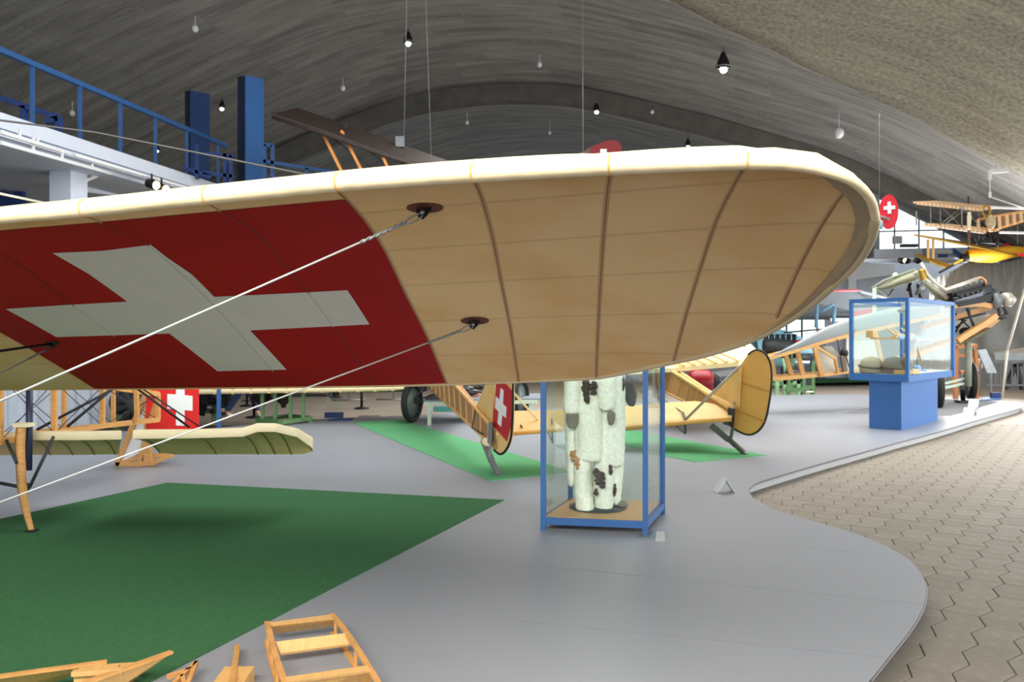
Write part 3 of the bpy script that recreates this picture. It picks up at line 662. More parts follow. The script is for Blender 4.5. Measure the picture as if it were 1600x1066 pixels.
# mast, undercarriage and body outside the left edge of the picture
for (a, b) in ((P(-330, 146, 2.3), P(-420, 400, 3.0)), (P(-330, 146, 2.3), P(-300, 400, 3.6)), (P(-330, 772, 1.95), P(-330, 908, 2.6))):
    MB().bar(a, b, 0.045).build('mast_strut', M_wood, plane)
q = P(-330, 908, 2.6); MB().bar(P(-330, 772, 1.95), (-2.25, 2.2, 0.05), 0.05).build('undercarriage_strut', M_wood, plane)
MB().bar(q, (-2.25, 2.2, 0.05), 0.05).build('undercarriage_strut', M_wood, plane)
MB().torus((-2.25, 2.25, 0.36), (1, 0.1, 0), 0.32, 0.035).build('wheel', M_rubber, plane)
mb = MB(); fa = fromXE(-5.0, 0.1, 0.0); mb.hexa([fa+Vector(q) for q in ((-0.7, -1.4, -0.5), (0.05, -1.4, -0.5), (0.25, 2.4, -0.95), (-0.7, 2.4, -0.95), (-0.7, -1.4, 0.25), (0.05, -1.4, 0.25), (0.25, 2.4, -0.1), (-0.7, 2.4, -0.1))]); mb.build('fuselage', M_cream, plane)
for z in (1,): MB().bar(q, fa+Vector((-0.1, 0.2, -0.4)), 0.05).build('undercarriage_strut', M_wood, plane)

# =================================================================== GLASS CASE WITH FUR FLYING SUIT
fl, fr, brr = G(845.3, 828.7), G(1010.8, 835.7), G(1038.5, 802.5); bl = fl+brr-fr
def inset4(q, k): c = sum(q, Vector())/4; return [p+(c-p)*k for p in q]
cc = (fl+brr)/2; case = thing('display_case', (cc.x, cc.y, 0), 'tall blue-framed glass display case holding a white fur flying suit', 'display case')
Z = Vector((0, 0, 1)); TOPZ = 2.05; pw_ = 0.042
cor = inset4([fl, fr, brr, bl], 0.035)
for p in cor: MB().box(p+Z*(TOPZ/2), (pw_, pw_, TOPZ), math.atan2((fr-fl).y, (fr-fl).x)).build('corner_post', M_blue, case)
for i in range(4):
    a, b = cor[i], cor[(i+1) % 4]
    MB().bar(a+Z*0.075, b+Z*0.075, 0.036, 0.055).build('bottom_rail', M_blue, case)
    MB().bar(a+Z*(TOPZ-0.02), b+Z*(TOPZ-0.02), 0.036, 0.05).build('top_rail', M_blue, case)
    d = (b-a).normalized(); n = Vector((-d.y, d.x, 0))*0.005
    MB().hexa([a+Z*0.1, b+Z*0.1, b+Z*0.1+n, a+Z*0.1+n, a+Z*(TOPZ-0.04), b+Z*(TOPZ-0.04), b+Z*(TOPZ-0.04)+n, a+Z*(TOPZ-0.04)+n]).build('glass_pane', M_glass, case)
MB().prism([p+Z*0.09 for p in inset4([fl, fr, brr, bl], 0.06)], Z*0.018).build('floor_board', mat('case_floor_board', (196, 146, 92), 0.4, var=0.08, scale=6), case)
MB().prism([p+Z*(TOPZ-0.03) for p in inset4([fl, fr, brr, bl], 0.06)], Z*0.01).build('glass_roof', M_glass, case)
for p in cor: MB().lathe(p, [(0, 0), (0.022, 0), (0.018, 0.01), (0, 0.01)], 10).build('foot_glide', M_steel, case)

DS = 6.93; Z0 = 0.108
base_c = HPL(Z0)(932, 796)
suit = thing('flying_suit', (base_c.x, base_c.y, Z0), 'shaggy white fur flying suit with dark patches on a stand in the glass case', 'flying suit')
def fuzz(o, k=0.02, lv=2, sc=0.05):
    s = o.modifiers.new('sub', 'SUBSURF'); s.levels = lv; s.render_levels = lv
    t = bpy.data.textures.get('fuzz%g' % sc) or bpy.data.textures.new('fuzz%g' % sc, 'CLOUDS'); t.noise_scale = sc; t.noise_depth = 3
    d = o.modifiers.new('fuzz', 'DISPLACE'); d.texture = t; d.strength = k; d.mid_level = 0.5; return o
def rings(spec, n=14):                      # spec: (u, v, depth, half width px, depth radius m)
    rows = []
    for u, v, d, w, rd in spec:
        c = P(u, v, d); rows.append([c+Vector((math.cos(2*math.pi*k/n)*w/F*d, math.sin(2*math.pi*k/n)*rd, 0)) for k in range(n+1)])
    mb = MB(); mb.grid(rows); mb.v; n1 = len(mb.v)
    mb.add(rows[0][:-1], [list(range(n))]); mb.add(rows[-1][:-1], [list(range(n))[::-1]])
    return mb
leg1 = rings([(915, 805, 6.86, 13, 0.10), (914, 800, 6.86, 15, 0.11), (912, 770, 6.9, 15, 0.11), (909, 735, 6.92, 14, 0.12), (910, 700, 6.93, 15, 0.13), (910, 650, 6.93, 16, 0.14), (911, 560, 6.93, 18, 0.15), (914, 480, 6.93, 22, 0.15)])
fuzz(leg1.build('trouser_leg', M_fur, suit), 0.03)
leg2 = rings([(944, 800, 6.93, 13, 0.09), (944, 793, 6.93, 15, 0.11), (942, 765, 6.95, 18, 0.12), (944, 720, 6.95, 18, 0.13), (946, 680, 6.95, 18, 0.14), (946, 600, 6.95, 20, 0.15), (942, 480, 6.95, 24, 0.15)])
fuzz(leg2.build('trouser_leg', M_fur, suit), 0.03)
leg3 = rings([(962, 791, 6.98, 8, 0.06), (962, 770, 7.0, 9, 0.08), (963, 740, 7.0, 11, 0.1), (964, 690, 7.0, 13, 0.12), (964, 620, 7.0, 13, 0.12), (960, 500, 7.0, 16, 0.14)])
fuzz(leg3.build('coat_side', M_fur, suit), 0.025)
lf = rings([(893, 762, 6.98, 5, 0.04), (893, 735, 6.98, 8, 0.07), (893, 700, 6.97, 10, 0.09), (894, 650, 6.96, 12, 0.1), (896, 560, 6.95, 14, 0.12), (900, 480, 6.95, 20, 0.14)])
fuzz(lf.build('coat_side', M_fur, suit), 0.025)
ct = rings([(934, 722, 6.86, 38, 0.12), (934, 716, 6.86, 41, 0.13), (933, 680, 6.88, 40, 0.14), (932, 640, 6.9, 40, 0.16), (931, 560, 6.92, 42, 0.18), (930, 470, 6.95, 48, 0.2), (930, 440, 6.95, 50, 0.2), (930, 420, 6.95, 36, 0.14), (930, 405, 6.95, 14, 0.08)])
ct = rings([(922, 722, 6.84, 19, 0.05), (922, 716, 6.84, 20, 0.07), (922, 660, 6.84, 20, 0.09), (922, 580, 6.86, 22, 0.12), (925, 470, 6.9, 46, 0.2), (928, 440, 6.95, 50, 0.2), (930, 420, 6.95, 36, 0.14), (930, 405, 6.95, 14, 0.08)])
fuzz(ct.build('coat', M_fur, suit), 0.025)
ct2 = rings([(957, 730, 6.9, 17, 0.05), (957, 724, 6.9, 19, 0.08), (956, 670, 6.9, 19, 0.1), (955, 600, 6.92, 20, 0.14), (950, 480, 6.95, 26, 0.2)])
fuzz(ct2.build('coat', M_fur, suit), 0.022)
for spec in ([(894, 648, 6.82, 13, 0.05), (894, 640, 6.82, 15, 0.07), (896, 600, 6.84, 15, 0.09), (900, 540, 6.88, 17, 0.1), (896, 470, 6.92, 18, 0.11), (905, 430, 6.95, 14, 0.1)],
             [(948, 642, 6.76, 12, 0.05), (948, 634, 6.76, 15, 0.07), (946, 600, 6.78, 16, 0.09), (950, 540, 6.84, 17, 0.1), (965, 470, 6.9, 18, 0.11), (960, 430, 6.95, 14, 0.1)]):
    fuzz(rings(spec).build('sleeve', M_fur, suit), 0.025)
M_cuff = mat('grey_glove_leather', (128, 122, 110), 0.8, var=0.12)
for u, v, d, w, h in ((894, 652, 6.80, 11, 12), (955, 650, 6.74, 7, 9)):
    fuzz(rings([(u-1, v+h+6, d, w*0.35, 0.02), (u, v+h, d, w*0.8, 0.03), (u, v, d, w, 0.04), (u, v-8, d, w*0.9, 0.04)]).build('cuff', M_cuff, suit), 0.01)
fuzz(rings([(987, 636, 7.05, 4, 0.03), (986, 628, 7.05, 9, 0.05), (984, 612, 7.05, 11, 0.05), (980, 598, 7.05, 9, 0.05), (976, 588, 7.05, 6, 0.04)]).build('glove', mat('dark_grey_glove', (84, 82, 82), 0.85, var=0.15), suit), 0.01)
def patch(u, v, d, w, h, m, nm='fur_patch'):
    c = P(u, v, d); fuzz(MB().ball(c, (w/F*d, 0.035, h/F*d), 10).build(nm, m, suit), 0.055, 2, 0.022)
for q in ((916, 605, 6.74, 7, 16), (917, 622, 6.74, 5, 9), (928, 603, 6.73, 5, 8), (927, 612, 6.73, 5, 5), (932, 738, 6.8, 5, 7), (938, 746, 6.79, 8, 9), (934, 752, 6.79, 5, 5), (941, 757, 6.79, 5, 6), (931, 769, 6.8, 3.5, 6), (954, 735, 6.83, 3, 8), (971, 598, 6.86, 5, 16), (960, 766, 6.9, 2.5, 10)):
    patch(*q, M_furdk)
for q in ((897, 712, 6.85, 7, 9), (902, 724, 6.83, 4, 11)): patch(*q, M_rust)
MB().lathe(HPL(Z0)(934, 793), [(0, 0), (0.24, 0), (0.24, 0.008), (0, 0.012)], 28).build('stand_base', M_dkgrey, suit)
MB().tube([HPL(Z0)(934, 793), P(934, 430, HPL(Z0)(934, 793).y)], 0.02).build('stand_pole', M_dkgrey, suit)
bt = HPL(Z0)(973, 793); fuzz(MB().ball(bt+Z*0.025, (0.05, 0.04, 0.035), 10).build('boot', mat('grey_boot', (120, 116, 100), 0.7), suit), 0.005)

# =================================================================== PEDESTAL DISPLAY CASE
C = Vector((6.32, 13.2, 0)); L_ = Vector((5.70, 13.92, 0)); R_ = Vector((8.09, 15.13, 0)); B_ = L_+R_-C
q4 = [L_, C, R_, B_]; z0c, z1c = 0.81, 2.165
cc = sum(q4, Vector())/4; ped = thing('display_case', (cc.x, cc.y, 0), 'blue-framed glass case on a blue pedestal near the platform edge', 'display case')
mc, ml, mr = G(1408.3, 672.3), G(1358, 669.3), G(1465, 657); mbk = ml+mr-mc
MB().prism([ml, mc, mr, mbk], Z*z0c).build('pedestal', M_blue2, ped)
MB().prism([p+Z*z0c for p in inset4(q4, 0.0)], Z*0.11).build('case_base', M_blue2, ped)
for p in inset4(q4, 0.02): MB().box(p+Z*((z0c+z1c)/2), (0.055, 0.055, z1c-z0c), 0.7).build('corner_post', M_blue2, ped)
qi = inset4(q4, 0.02)
for i in range(4):
    a, b = qi[i], qi[(i+1) % 4]; MB().bar(a+Z*(z1c-0.03), b+Z*(z1c-0.03), 0.05, 0.06).build('top_rail', M_blue2, ped)
    d = (b-a).normalized(); n = Vector((-d.y, d.x, 0))*0.006
    MB().hexa([a+Z*(z0c+0.1), b+Z*(z0c+0.1), b+Z*(z0c+0.1)+n, a+Z*(z0c+0.1)+n, a+Z*(z1c-0.05), b+Z*(z1c-0.05), b+Z*(z1c-0.05)+n, a+Z*(z1c-0.05)+n]).build('glass_pane', M_glass, ped)
q3 = inset4(q4, 0.1); MB().prism([p+Z*(z0c+0.112) for p in q3], Z*0.004).build('white_floor', M_puretwhite, ped)
zs = H-0.07; MB().prism([p+Z*zs for p in q3], Z*0.012).build('glass_shelf', M_glass, ped)
zf = z0c+0.117; hp = HPL(zf); hs = HPL(zs+0.013)
def at_case(u, f, z):                       # u px, f = 0 front faces .. 1 back
    e1 = (C-L_); e2_ = (R_-C); 
    for k in range(200):
        pass
    return None
def lerp_case(a, b, z): return C+(R_-C)*a+(L_-C)*b+Z*z
def helmet(a, b, col, label, r=0.19):
    c = lerp_case(a, b, zf); t = thing('flying_helmet', c, label, 'helmet')
    m = mat('helmet_%d' % col[0], col, 0.6, var=0.1)
    MB().lathe(c, [(r*0.92, 0), (r, 0.04), (r*1.02, 0.10), (r*0.9, 0.19), (r*0.6, 0.25), (r*0.2, 0.275), (0, 0.278)], 20).build('shell', m, t)
    MB().torus(c+Z*0.105, (0.05, -0.1, 1), r*1.02, 0.018, 24, 6).build('head_band', mat('helmet_band', (86, 82, 76), 0.6), t)
    MB().torus(c+Z*0.018, Z, r*0.93, 0.014, 24, 6).build('rim', m, t)
helmet(0.10, 0.72, (172, 162, 142), 'beige leather crash helmet on the floor of the pedestal case')
helmet(0.12, 0.34, (112, 108, 104), 'grey leather crash helmet beside the beige one in the pedestal case')
def card3(name, c, w, h, m, label, cat, rz=0.6, tilt=0.6, grp=None):
    mb = MB(); ca, sa = math.cos(rz), math.sin(rz); x = Vector((ca, sa, 0))*w/2; y = Vector((-sa*math.cos(tilt), ca*math.cos(tilt), math.sin(tilt)))*h
    mb.prism([c-x, c+x, c+x+y, c-x+y], Vector((sa, -ca, 0))*0.006+Vector((0, 0, 0.004))); o = mb.build(name, m, loc=c); tag(o, label, cat, grp); return o
M_bcard = mat('light_blue_card', (110, 160, 228), 0.5)
card3('caption_card', lerp_case(0.60, 0.22, zf), 0.2, 0.18, M_bcard, 'light blue caption card on the floor of the pedestal case', 'card')
for k, (a, lab) in enumerate(((0.17, 'leftmost blue caption card on the glass shelf of the pedestal case'), (0.46, 'middle blue caption card on the glass shelf of the pedestal case'), (0.62, 'rightmost blue caption card on the glass shelf of the pedestal case'))):
    card3('caption_card', lerp_case(a, 0.2, zs+0.014), 0.2, 0.09, M_bcard, lab, 'card')
b0 = thing('wooden_mount', lerp_case(0.18, 0.55, zs+0.013), 'wooden block mount with a base board on the glass shelf', 'mount')
p0 = lerp_case(0.1, 0.72, zs+0.013); MB().box(p0+Z*0.085, (0.14, 0.12, 0.12), 0.7).build('block', M_wood2, b0); MB().box(lerp_case(0.18, 0.45, zs+0.028), (0.62, 0.2, 0.025), -0.5).build('base_board', M_wood2, b0)
for k, (a, lab) in enumerate(((0.27, 'left model propeller on a wooden block on the glass shelf'), (0.36, 'second model propeller on a wooden block on the glass shelf'), (0.56, 'right model propeller on a wooden block on the glass shelf'))):
    c = lerp_case(a, 0.45, zs+0.013); t = thing('model_propeller', c, lab, 'model')
    MB().box(c+Z*0.03, (0.14, 0.1, 0.05), 0.6).build('block', M_wood2, t)
    MB().tube([c+Vector((-0.16, 0, 0.2)), c+Vector((-0.05, 0, 0.11)), c+Vector((0, 0, 0.085)), c+Vector((0.08, 0, 0.045)), c+Vector((0.18, 0, 0.0175))], [0.006, 0.03, 0.02, 0.03, 0.006], 8).build('blade', mat('pale_varnish', (206, 190, 160), 0.4), t)
t = thing('instrument_stand', lerp_case(0.24, 0.42, zf), 'wooden stand with brass flight instrument in the pedestal case', 'instrument')
c = lerp_case(0.12, 0.12, zf); t.location = c
MB().box(c+Z*0.035, (0.42, 0.2, 0.06), 0.6).build('base', M_wood2, t)
MB().lathe(c+Z*0.06, [(0, 0), (0.06, 0), (0.05, 0.06), (0.09, 0.1), (0.09, 0.2), (0.03, 0.26), (0, 0.26)], 14).build('instrument_body', mat('olive_brass', (142, 128, 84), 0.45, 0.4, var=0.2), t)
MB().tube([c+Vector((0.1, 0.05, 0.06)), c+Vector((0.2, 0.1, 0.5)), c+Vector((0.34, 0.15, 0.07))], 0.014, 6).build('wire_frame', mat('pale_bent_wood', (190, 170, 134), 0.5), t)
sp = thing('case_spotlight', lerp_case(0.03, 0.12, z1c-0.09), 'small white spotlight inside the top of the pedestal case', 'spotlight')
MB().lathe(lerp_case(0.03, 0.12, z1c-0.22), [(0.07, 0), (0.065, 0.03), (0.03, 0.12), (0, 0.13)], 12, (0.4, 0.3, 1)).build('lamp_head', M_puretwhite, sp)
MB().box(lerp_case(0.03, 0.12, z1c-0.075), (0.1, 0.1, 0.03)).build('mounting_plate', M_puretwhite, sp)

# tent cards on the platform
def tent(u, v, w, h, label, rz=0.0, dp=0.7):
    c = G(u, v); t = thing('tent_card', (c.x, c.y, 0), label, 'sign'); x = Vector((math.cos(rz), math.sin(rz), 0)); y = Vector((-x.y, x.x, 0))
    for sg in (-1, 1):
        MB().prism([c+x*w*sg, c+x*w*sg+y*dp*w*2, c+y*dp*w*2+Z*h, c+Z*h], x*0.004*sg+Z*0.004).build('card_face', M_card, t)
tent(1135, 771, 0.088, 0.135, 'small white folded tent card on the platform left of the edge curve', 0.05, 0.8)
tent(1524, 649, 0.14, 0.14, 'white folded tent card at the edge of the platform tip', 0.9)
tent(1530, 637, 0.14, 0.18, 'pale blue-white tent card standing near the landing wheel', 0.9)
ac = thing('acrylic_sign', G(1020, 842), 'clear acrylic caption holder at the foot of the glass case', 'sign')
g0 = G(995, 839); g1 = G(1040, 845); MB().prism([g0, g1, G(1030, 828)+Z*0.0, ], Z*0.006).build('acrylic_base', M_glass, ac)
MB().prism([G(1024, 846), G(1040, 846), G(1038, 838)+Z*0.03, G(1026, 838)+Z*0.03], Vector((0, 0.006, 0.004))).build('caption', mat('grey_caption', (170, 172, 172), 0.5), ac)

# =================================================================== TIMBER RIB FRAMES ON THE FLOOR, BOTTOM LEFT
fz = 0.0
fm = thing('wing_box_frame', G(500, 1030), 'ladder-like varnished wooden wing frame lying at the bottom edge', 'wooden frame')
railL = [G(u, v, 0.10) for u, v in ((417, 972), (424, 1000), (434, 1035), (446, 1070), (462, 1125))]
railR = [G(u, v, 0.10) for u, v in ((519, 960), (536, 981), (556, 1010), (577, 1044), (592, 1070), (615, 1125))]
for r in (railL, railR):
    rs = cr(r, 5); mb = MB()
    for dz, nm in ((0, 'upper_rail'), (-0.095, 'lower_rail')):
        rows = []
        for p in rs: rows.append([p+Vector((-0.014, 0, -0.008+dz)), p+Vector((0.014, 0, -0.008+dz)), p+Vector((0.014, 0, 0.004+dz)), p+Vector((-0.014, 0, 0.004+dz)), p+Vector((-0.014, 0, -0.008+dz))])
        MB().grid(rows, False).build(nm, M_wood, fm)
    for k in range(2, len(rs)-1, 4): MB().bar(rs[k]+Z*0.0, rs[k]-Z*0.095, 0.012, 0.02).build('rib_upright', M_wood, fm)
def board(ul, ur, ll, lr, za, zb, m=M_wood2, nm='spar_board'):
    a, b = G(*ul, za), G(*ur, za); c, d = G(*ll, zb), G(*lr, zb)
    MB().prism([a, b, d, c], Vector((0, 0.006, -0.012))).build(nm, m, fm)
board((419, 973), (518, 960), (425, 979), (523, 968), 0.105, 0.10)
board((425, 979), (523, 968), (428, 988), (528, 975), 0.10, 0.045)
board((431, 1003), (545, 989), (438, 1021), (548, 1006), 0.105, 0.06)
board((446, 1058), (574, 1040), (449, 1066), (580, 1048), 0.107, 0.105)
board((449, 1066), (580, 1048), (452, 1090), (580, 1066), 0.10, 0.02)
board((456, 1110), (604, 1095), (456, 1135), (610, 1120), 0.107, 0.02)
cx = thing('rib_joint_sample', G(363, 1062), 'wooden strip set in a small block, left of the ladder-like frame', 'wooden frame')
bc = G(362, 1084); MB().box(bc+Vector((0, 0.02, 0.035)), (0.13, 0.20, 0.07), 0.05).build('block', M_wood2, cx)
MB().bar(G(371, 1012, 0.03), G(358, 1100, 0.10), 0.024, 0.03).build('strip', M_wood, cx)
tr = thing('rib_truss', G(285, 1060), 'thin triangular wooden rib truss between the ply ribs and the block', 'wooden frame')
for a, b in (((307, 1036), (262, 1078)), ((307, 1036), (290, 1078)), ((262, 1058), (300, 1046)), ((285, 1057), (288, 1075))):
    MB().bar(G(*a, 0.05), G(*b, 0.05), 0.018, 0.02).build('strut', M_wood, tr)
def plyrib(name, pts_, zt, label, extra=()):
    w = [G(u, v, z) for u, v, z in pts_]; c = sum(w, Vector())/len(w); t = thing(name, (c.x, c.y, 0), label, 'wooden frame')
    MB().prism(w, Vector((0, 0.005, 0.003))).build('ply_web', M_wood2, t)
    n = len(w); MB().bar(w[0]+Z*0.006, w[1]+Z*0.006, 0.028, 0.012).build('upper_cap_strip', M_wood, t); MB().bar(w[-1], w[-2], 0.028, 0.010).build('lower_cap_strip', M_wood, t)
    for (p, s) in extra: MB().box(G(*p), s, 0.15).build('spar_stub', M_wood2, t)
plyrib('ply_wing_rib', [(-20, 1062, 0.10), (167, 1036.5, 0.10), (80, 1068, 0.006), (-20, 1085, 0.006)], 0.1, 'pointed plywood wing rib lying at the far left bottom corner')
plyrib('ply_wing_rib', [(110, 1078, 0.11), (268, 1021, 0.11), (205, 1066, 0.006), (160, 1092, 0.006)], 0.1, 'larger plywood wing rib with spar stubs crossing it', [((152, 1056, 0.08), (0.16, 0.09, 0.06)), ((195, 1043, 0.07), (0.15, 0.03, 0.03)), ((152, 1050, 0.115), (0.2, 0.03, 0.02))])

# =================================================================== OPEN-FRAME PUSHER AT LEFT
op = thing('skeleton_aircraft', G(50, 832), 'uncovered timber truss aircraft with curved wooden tail skid, far left', 'aircraft')
def bar(a, b, w, m, nm, par, h=None): return MB().bar(a, b, w, h).build(nm, m, par)
nr, fr_ = 6.7, 7.4
NB = [P(-260, 735, 5.9), P(0, 690, 6.7), P(85, 677, 7.4), P(160, 665.5, 8.2), P(247, 656, 9.2)]
FB = [P(-200, 715, 6.6), P(0, 681, 7.4), P(100, 671, 8.2), P(177, 663, 8.9), P(235, 658, 9.3)]
NT = [P(-260, 560, 5.9), P(0, 588, 6.7), P(85, 597, 7.4), P(160, 604, 8.2), P(247, 617, 9.2)]
FT = [P(-200, 560, 6.6), P(0, 588, 7.4), P(100, 597, 8.2), P(177, 605, 8.9), P(248, 615, 9.3)]
for L0_, w in ((NB, 0.05), (FB, 0.045), (NT, 0.045), (FT, 0.045)):
    for i in range(4): bar(L0_[i], L0_[i+1], w, M_wood, 'longeron', op)
for i in range(1, 5): bar(NB[i], NT[i], 0.042, M_wood, 'upright', op); bar(FB[i], FT[i], 0.038, M_wood, 'upright', op); bar(NB[i], FB[i], 0.03, M_wood, 'cross_member', op)
bar(P(213, 604, 8.7), P(214, 660, 8.7), 0.04, M_wood, 'upright', op)
for a, b in ((1, 2), (2, 3), (3, 4)):
    for A, B in ((NB, NT), (FB, FT)):
        MB().tube([A[a], B[b]], 0.004, 5).build('bracing_wire', M_dkgrey, op); MB().tube([B[a], A[b]], 0.004, 5).build('bracing_wire', M_dkgrey, op)
for a, b, r in (((57, 672), (170, 612), 0.014), ((105, 667), (180, 604), 0.014), ((215, 608), (296, 668), 0.012), ((220, 606), (318, 671), 0.008), ((-20, 642), (5, 676), 0.012)):
    MB().tube([P(*a, 7.6), P(*b, 7.9)], r, 6).build('bracing_strut', M_black, op)
# curved skid
sk = cr([P(34, 662, 6.72), P(31, 690, 6.7), P(32, 720, 6.68), P(35, 765, 6.62), P(41, 800, 6.56), P(50, 832, 6.52)], 6); rows = []
for i, p in enumerate(sk):
    w = (0.042 if i < 18 else 0.042-0.02*(i-18)/12); rows.append([p+Vector((-w, 0, 0)), p+Vector((0, -0.03, 0)), p+Vector((w, 0, 0)), p+Vector((0, 0.03, 0)), p+Vector((-w, 0, 0))])
o = MB().grid(rows).build('tail_skid', M_wood, op)
MB().box(sk[-1]+Z*0.012, (0.07, 0.07, 0.02)).build('skid_shoe', M_black, op)
MB().tube([P(46, 608, 6.8), P(46, 660, 6.8), P(45, 735, 6.7)], 0.026, 8).build('skid_post', mat('navy_tube', (40, 46, 74), 0.4), op)
for a, b in (((84, 682), (46, 762)), ((10, 688), (26, 724)), ((0, 755), (45, 764)), ((36, 752), (44, 768)), ((44, 756), (40, 778))):
    MB().tube([P(*a, 6.72), P(*b, 6.64)], 0.014, 6).build('skid_brace', M_dkgrey, op)
MB().box(P(37, 664, 6.72), (0.13, 0.1, 0.03)).build('skid_cap', M_cream, op)
# elevators seen from below
Z_ = Vector((0, 0, 1))
def elev(front, back, name, tipcurve):
    F_ = [P(u, v, d) for u, v, d in front]; B2 = [P(u, v, d) for u, v, d in back]; n = 12
    def smp(L, f): x = f*(len(L)-1); i = min(int(x), len(L)-2); return L[i].lerp(L[i+1], x-i)
    rows_b = []; rows_t = []
    for i in range(n*3+1):
        f = i/(n*3); a, b = smp(F_, f), smp(B2, f); ln = (b-a)
        rb = [a.lerp(b, k/8)+Z*(0.03*math.sin(math.pi*k/8)) for k in range(9)]; rows_b.append(rb)
        rows_t.append([a.lerp(b, k/8)+Z*(0.03*math.sin(math.pi*k/8)+0.085*math.sin(math.pi*min(1, ((k+0.25)/8.25)**0.45)) if k < 8 else 0.004) for k in range(9)])
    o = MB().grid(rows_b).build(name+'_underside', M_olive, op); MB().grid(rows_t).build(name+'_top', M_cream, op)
    # nose strip
    MB().grid([[rb[0], rb[0]+Z*0.03+(rb[0]-rb[1])*0.18, rt[0]+Z*0.02] for rb, rt in zip(rows_b, rows_t)]).build(name+'_nose', M_cream, op)
    for i in range(1, 3*n, 6):
        c = rows_b[i]; x0 = c[0]; 
        u0, _v = proj(x0); tgt = u0+22
        j = min(range(n*3+1), key=lambda q: abs(proj(rows_b[q][8])[0]-tgt)); e = rows_b[j][8]
        if abs(proj(e)[0]-tgt) > 14: continue
        ln = [x0.lerp(e, k/8)+Z_*(0.03*math.sin(math.pi*k/8)-0.004) for k in range(9)]
        MB().grid([[p+Vector((-0.007, 0, 0)) for p in ln], [p+Vector((0.007, 0, 0)) for p in ln]]).build('elevator_rib', mat('olive_rib', (150, 138, 92), 0.7), op)
elev([(208, 686, 6.75), (300, 685, 6.75), (380, 682.5, 6.75), (402, 675, 6.76), (430, 675, 6.8), (464, 683, 6.95), (489, 701, 7.25)], [(250, 708, 7.4), (275, 710.5, 7.45), (330, 710, 7.45), (390, 710, 7.45), (410, 710, 7.45), (440, 710, 7.45), (474, 710, 7.42), (488, 705, 7.35)], 'elevator', 0)
elev([(-60, 692, 6.9), (50, 688, 6.9), (120, 688, 6.9), (190, 687, 6.9)], [(-60, 712, 7.55), (50, 711, 7.55), (120, 711, 7.55), (186, 710, 7.55)], 'elevator', 0)
# rudder with cross
RP = VPL(P(236, 640, 9.45), P(309, 640, 9.75))
MB().prism([RP(228, 560), RP(308.5, 560), RP(308.5, 671.5), RP(228, 671.5)], (0, 0.05, 0)).build('red_rudder', M_brightred, op)
MB().prism([RP(*q)+Vector((0, -0.006, 0)) for q in ((275.3, 575), (288.6, 575), (288.6, 617.5), (301, 619), (301, 642), (288.6, 641), (288.6, 665.3), (275.3, 665), (275.3, 640), (261.6, 638.5), (261.6, 615.8), (275.3, 616.5))], (0, 0.004, 0)).build('white_cross', M_puretwhite, op)
# white leaning easel of timber
es = thing('timber_trestle', G(215, 727), 'small timber trestle with white leaning panel under the tail truss', 'trestle')
dE = 9.85
for a, b, w, nm in (((183, 727), (228, 618), 0.06, 'leg'), ((233, 605), (231, 727), 0.075, 'leg'), ((182, 726), (243, 723), 0.06, 'foot_beam'), ((213, 714), (271, 711.5), 0.06, 'foot_beam'), ((243, 723), (268, 711), 0.035, 'brace'), ((188, 724), (218, 713), 0.035, 'brace'), ((219, 720), (236, 664), 0.05, 'brace')):
    bar(P(*a, dE), P(*b, dE+(0.0 if nm != 'foot_beam' or a[0] < 200 else 0.25)), w, M_wood, nm, es)
MB().prism([P(181, 724, dE), P(196, 719, dE), P(216, 709, dE), P(244, 615, dE), P(226, 615, dE)], (0, 0.03, 0)).build('white_panel', M_puretwhite, es)

# =================================================================== TAILS OF THE TWO YELLOW MONOPLANES
def tri(pts_, th, m, nm, par): return MB().prism(pts_, th).build(nm, m, par)
A2 = G(779.5, 743)
t2 = thing('vintage_aircraft', (A2.x, A2.y, 0), 'yellow fabric aircraft with red and white cross rudder, seen from the tail', 'aircraft')
dT = 9.4
st0 = [P(764, 662, dT), P(764, 691, dT)]; k = 14.2/dT
sLT, sLB = P(659, 543, 14.2), P(664, 599.5, 14.2)
wB = 0.78
def wid(f): return Vector((0.05+0.07*f+0.6*max(0, (f-0.55)/0.45)**1.5, 0.02+0.12*f, 0))
nf = 12
def L4(f): a, b = st0[1].lerp(sLB, f), st0[0].lerp(sLT, f); w = wid(f); return [a, a+w, b+w, b]
MB().grid([L4(i/nf)+[L4(i/nf)[0]] for i in range(nf+1)], False).build('fuselage', M_brownfab, t2)
for i in range(nf+1):
    q = L4(i/nf); MB().bar(q[0]+Vector((-0.008, 0, 0)), q[3]+Vector((-0.008, 0, 0)), 0.02, 0.01).build('fuselage_frame', mat('frame_show', (196, 150, 98), 0.5), t2)
for a, b in ((st0[0], sLT), (st0[1], sLB)): MB().tube([a, b], 0.022, 6).build('longeron', mat('longeron_tan', (206, 160, 100), 0.5), t2)
nose = [L4(1), [p+Vector((-0.35, 1.8, 0)) for p in L4(1)]]
MB().grid([r+[r[0]] for r in nose], False).build('fuselage_nose', M_brownfab, t2)
MB().tube([P(743, 640, dT+0.6), P(738, 668, dT+0.6), P(770, 690, dT)], 0.01, 5).build('edge_cord', M_dkgrey, t2)
MB().prism([P(763.5, 660, dT-0.02), P(770, 661, dT-0.1), P(768, 699, dT-0.1), P(761.5, 690, dT-0.02)], (0.0, 0.06, 0)).build('tail_post_plate', M_grey, t2)
FP = VPL(P(743, 637, 10.2), P(770, 660, dT))
tri([FP(743, 637), FP(763.5, 661), FP(771, 661), FP(775, 575), FP(768, 578)], (0.02, 0, 0), M_yellow, 'fin', t2)
RP2 = VPL(P(770, 650, dT), P(800, 650, 8.9))
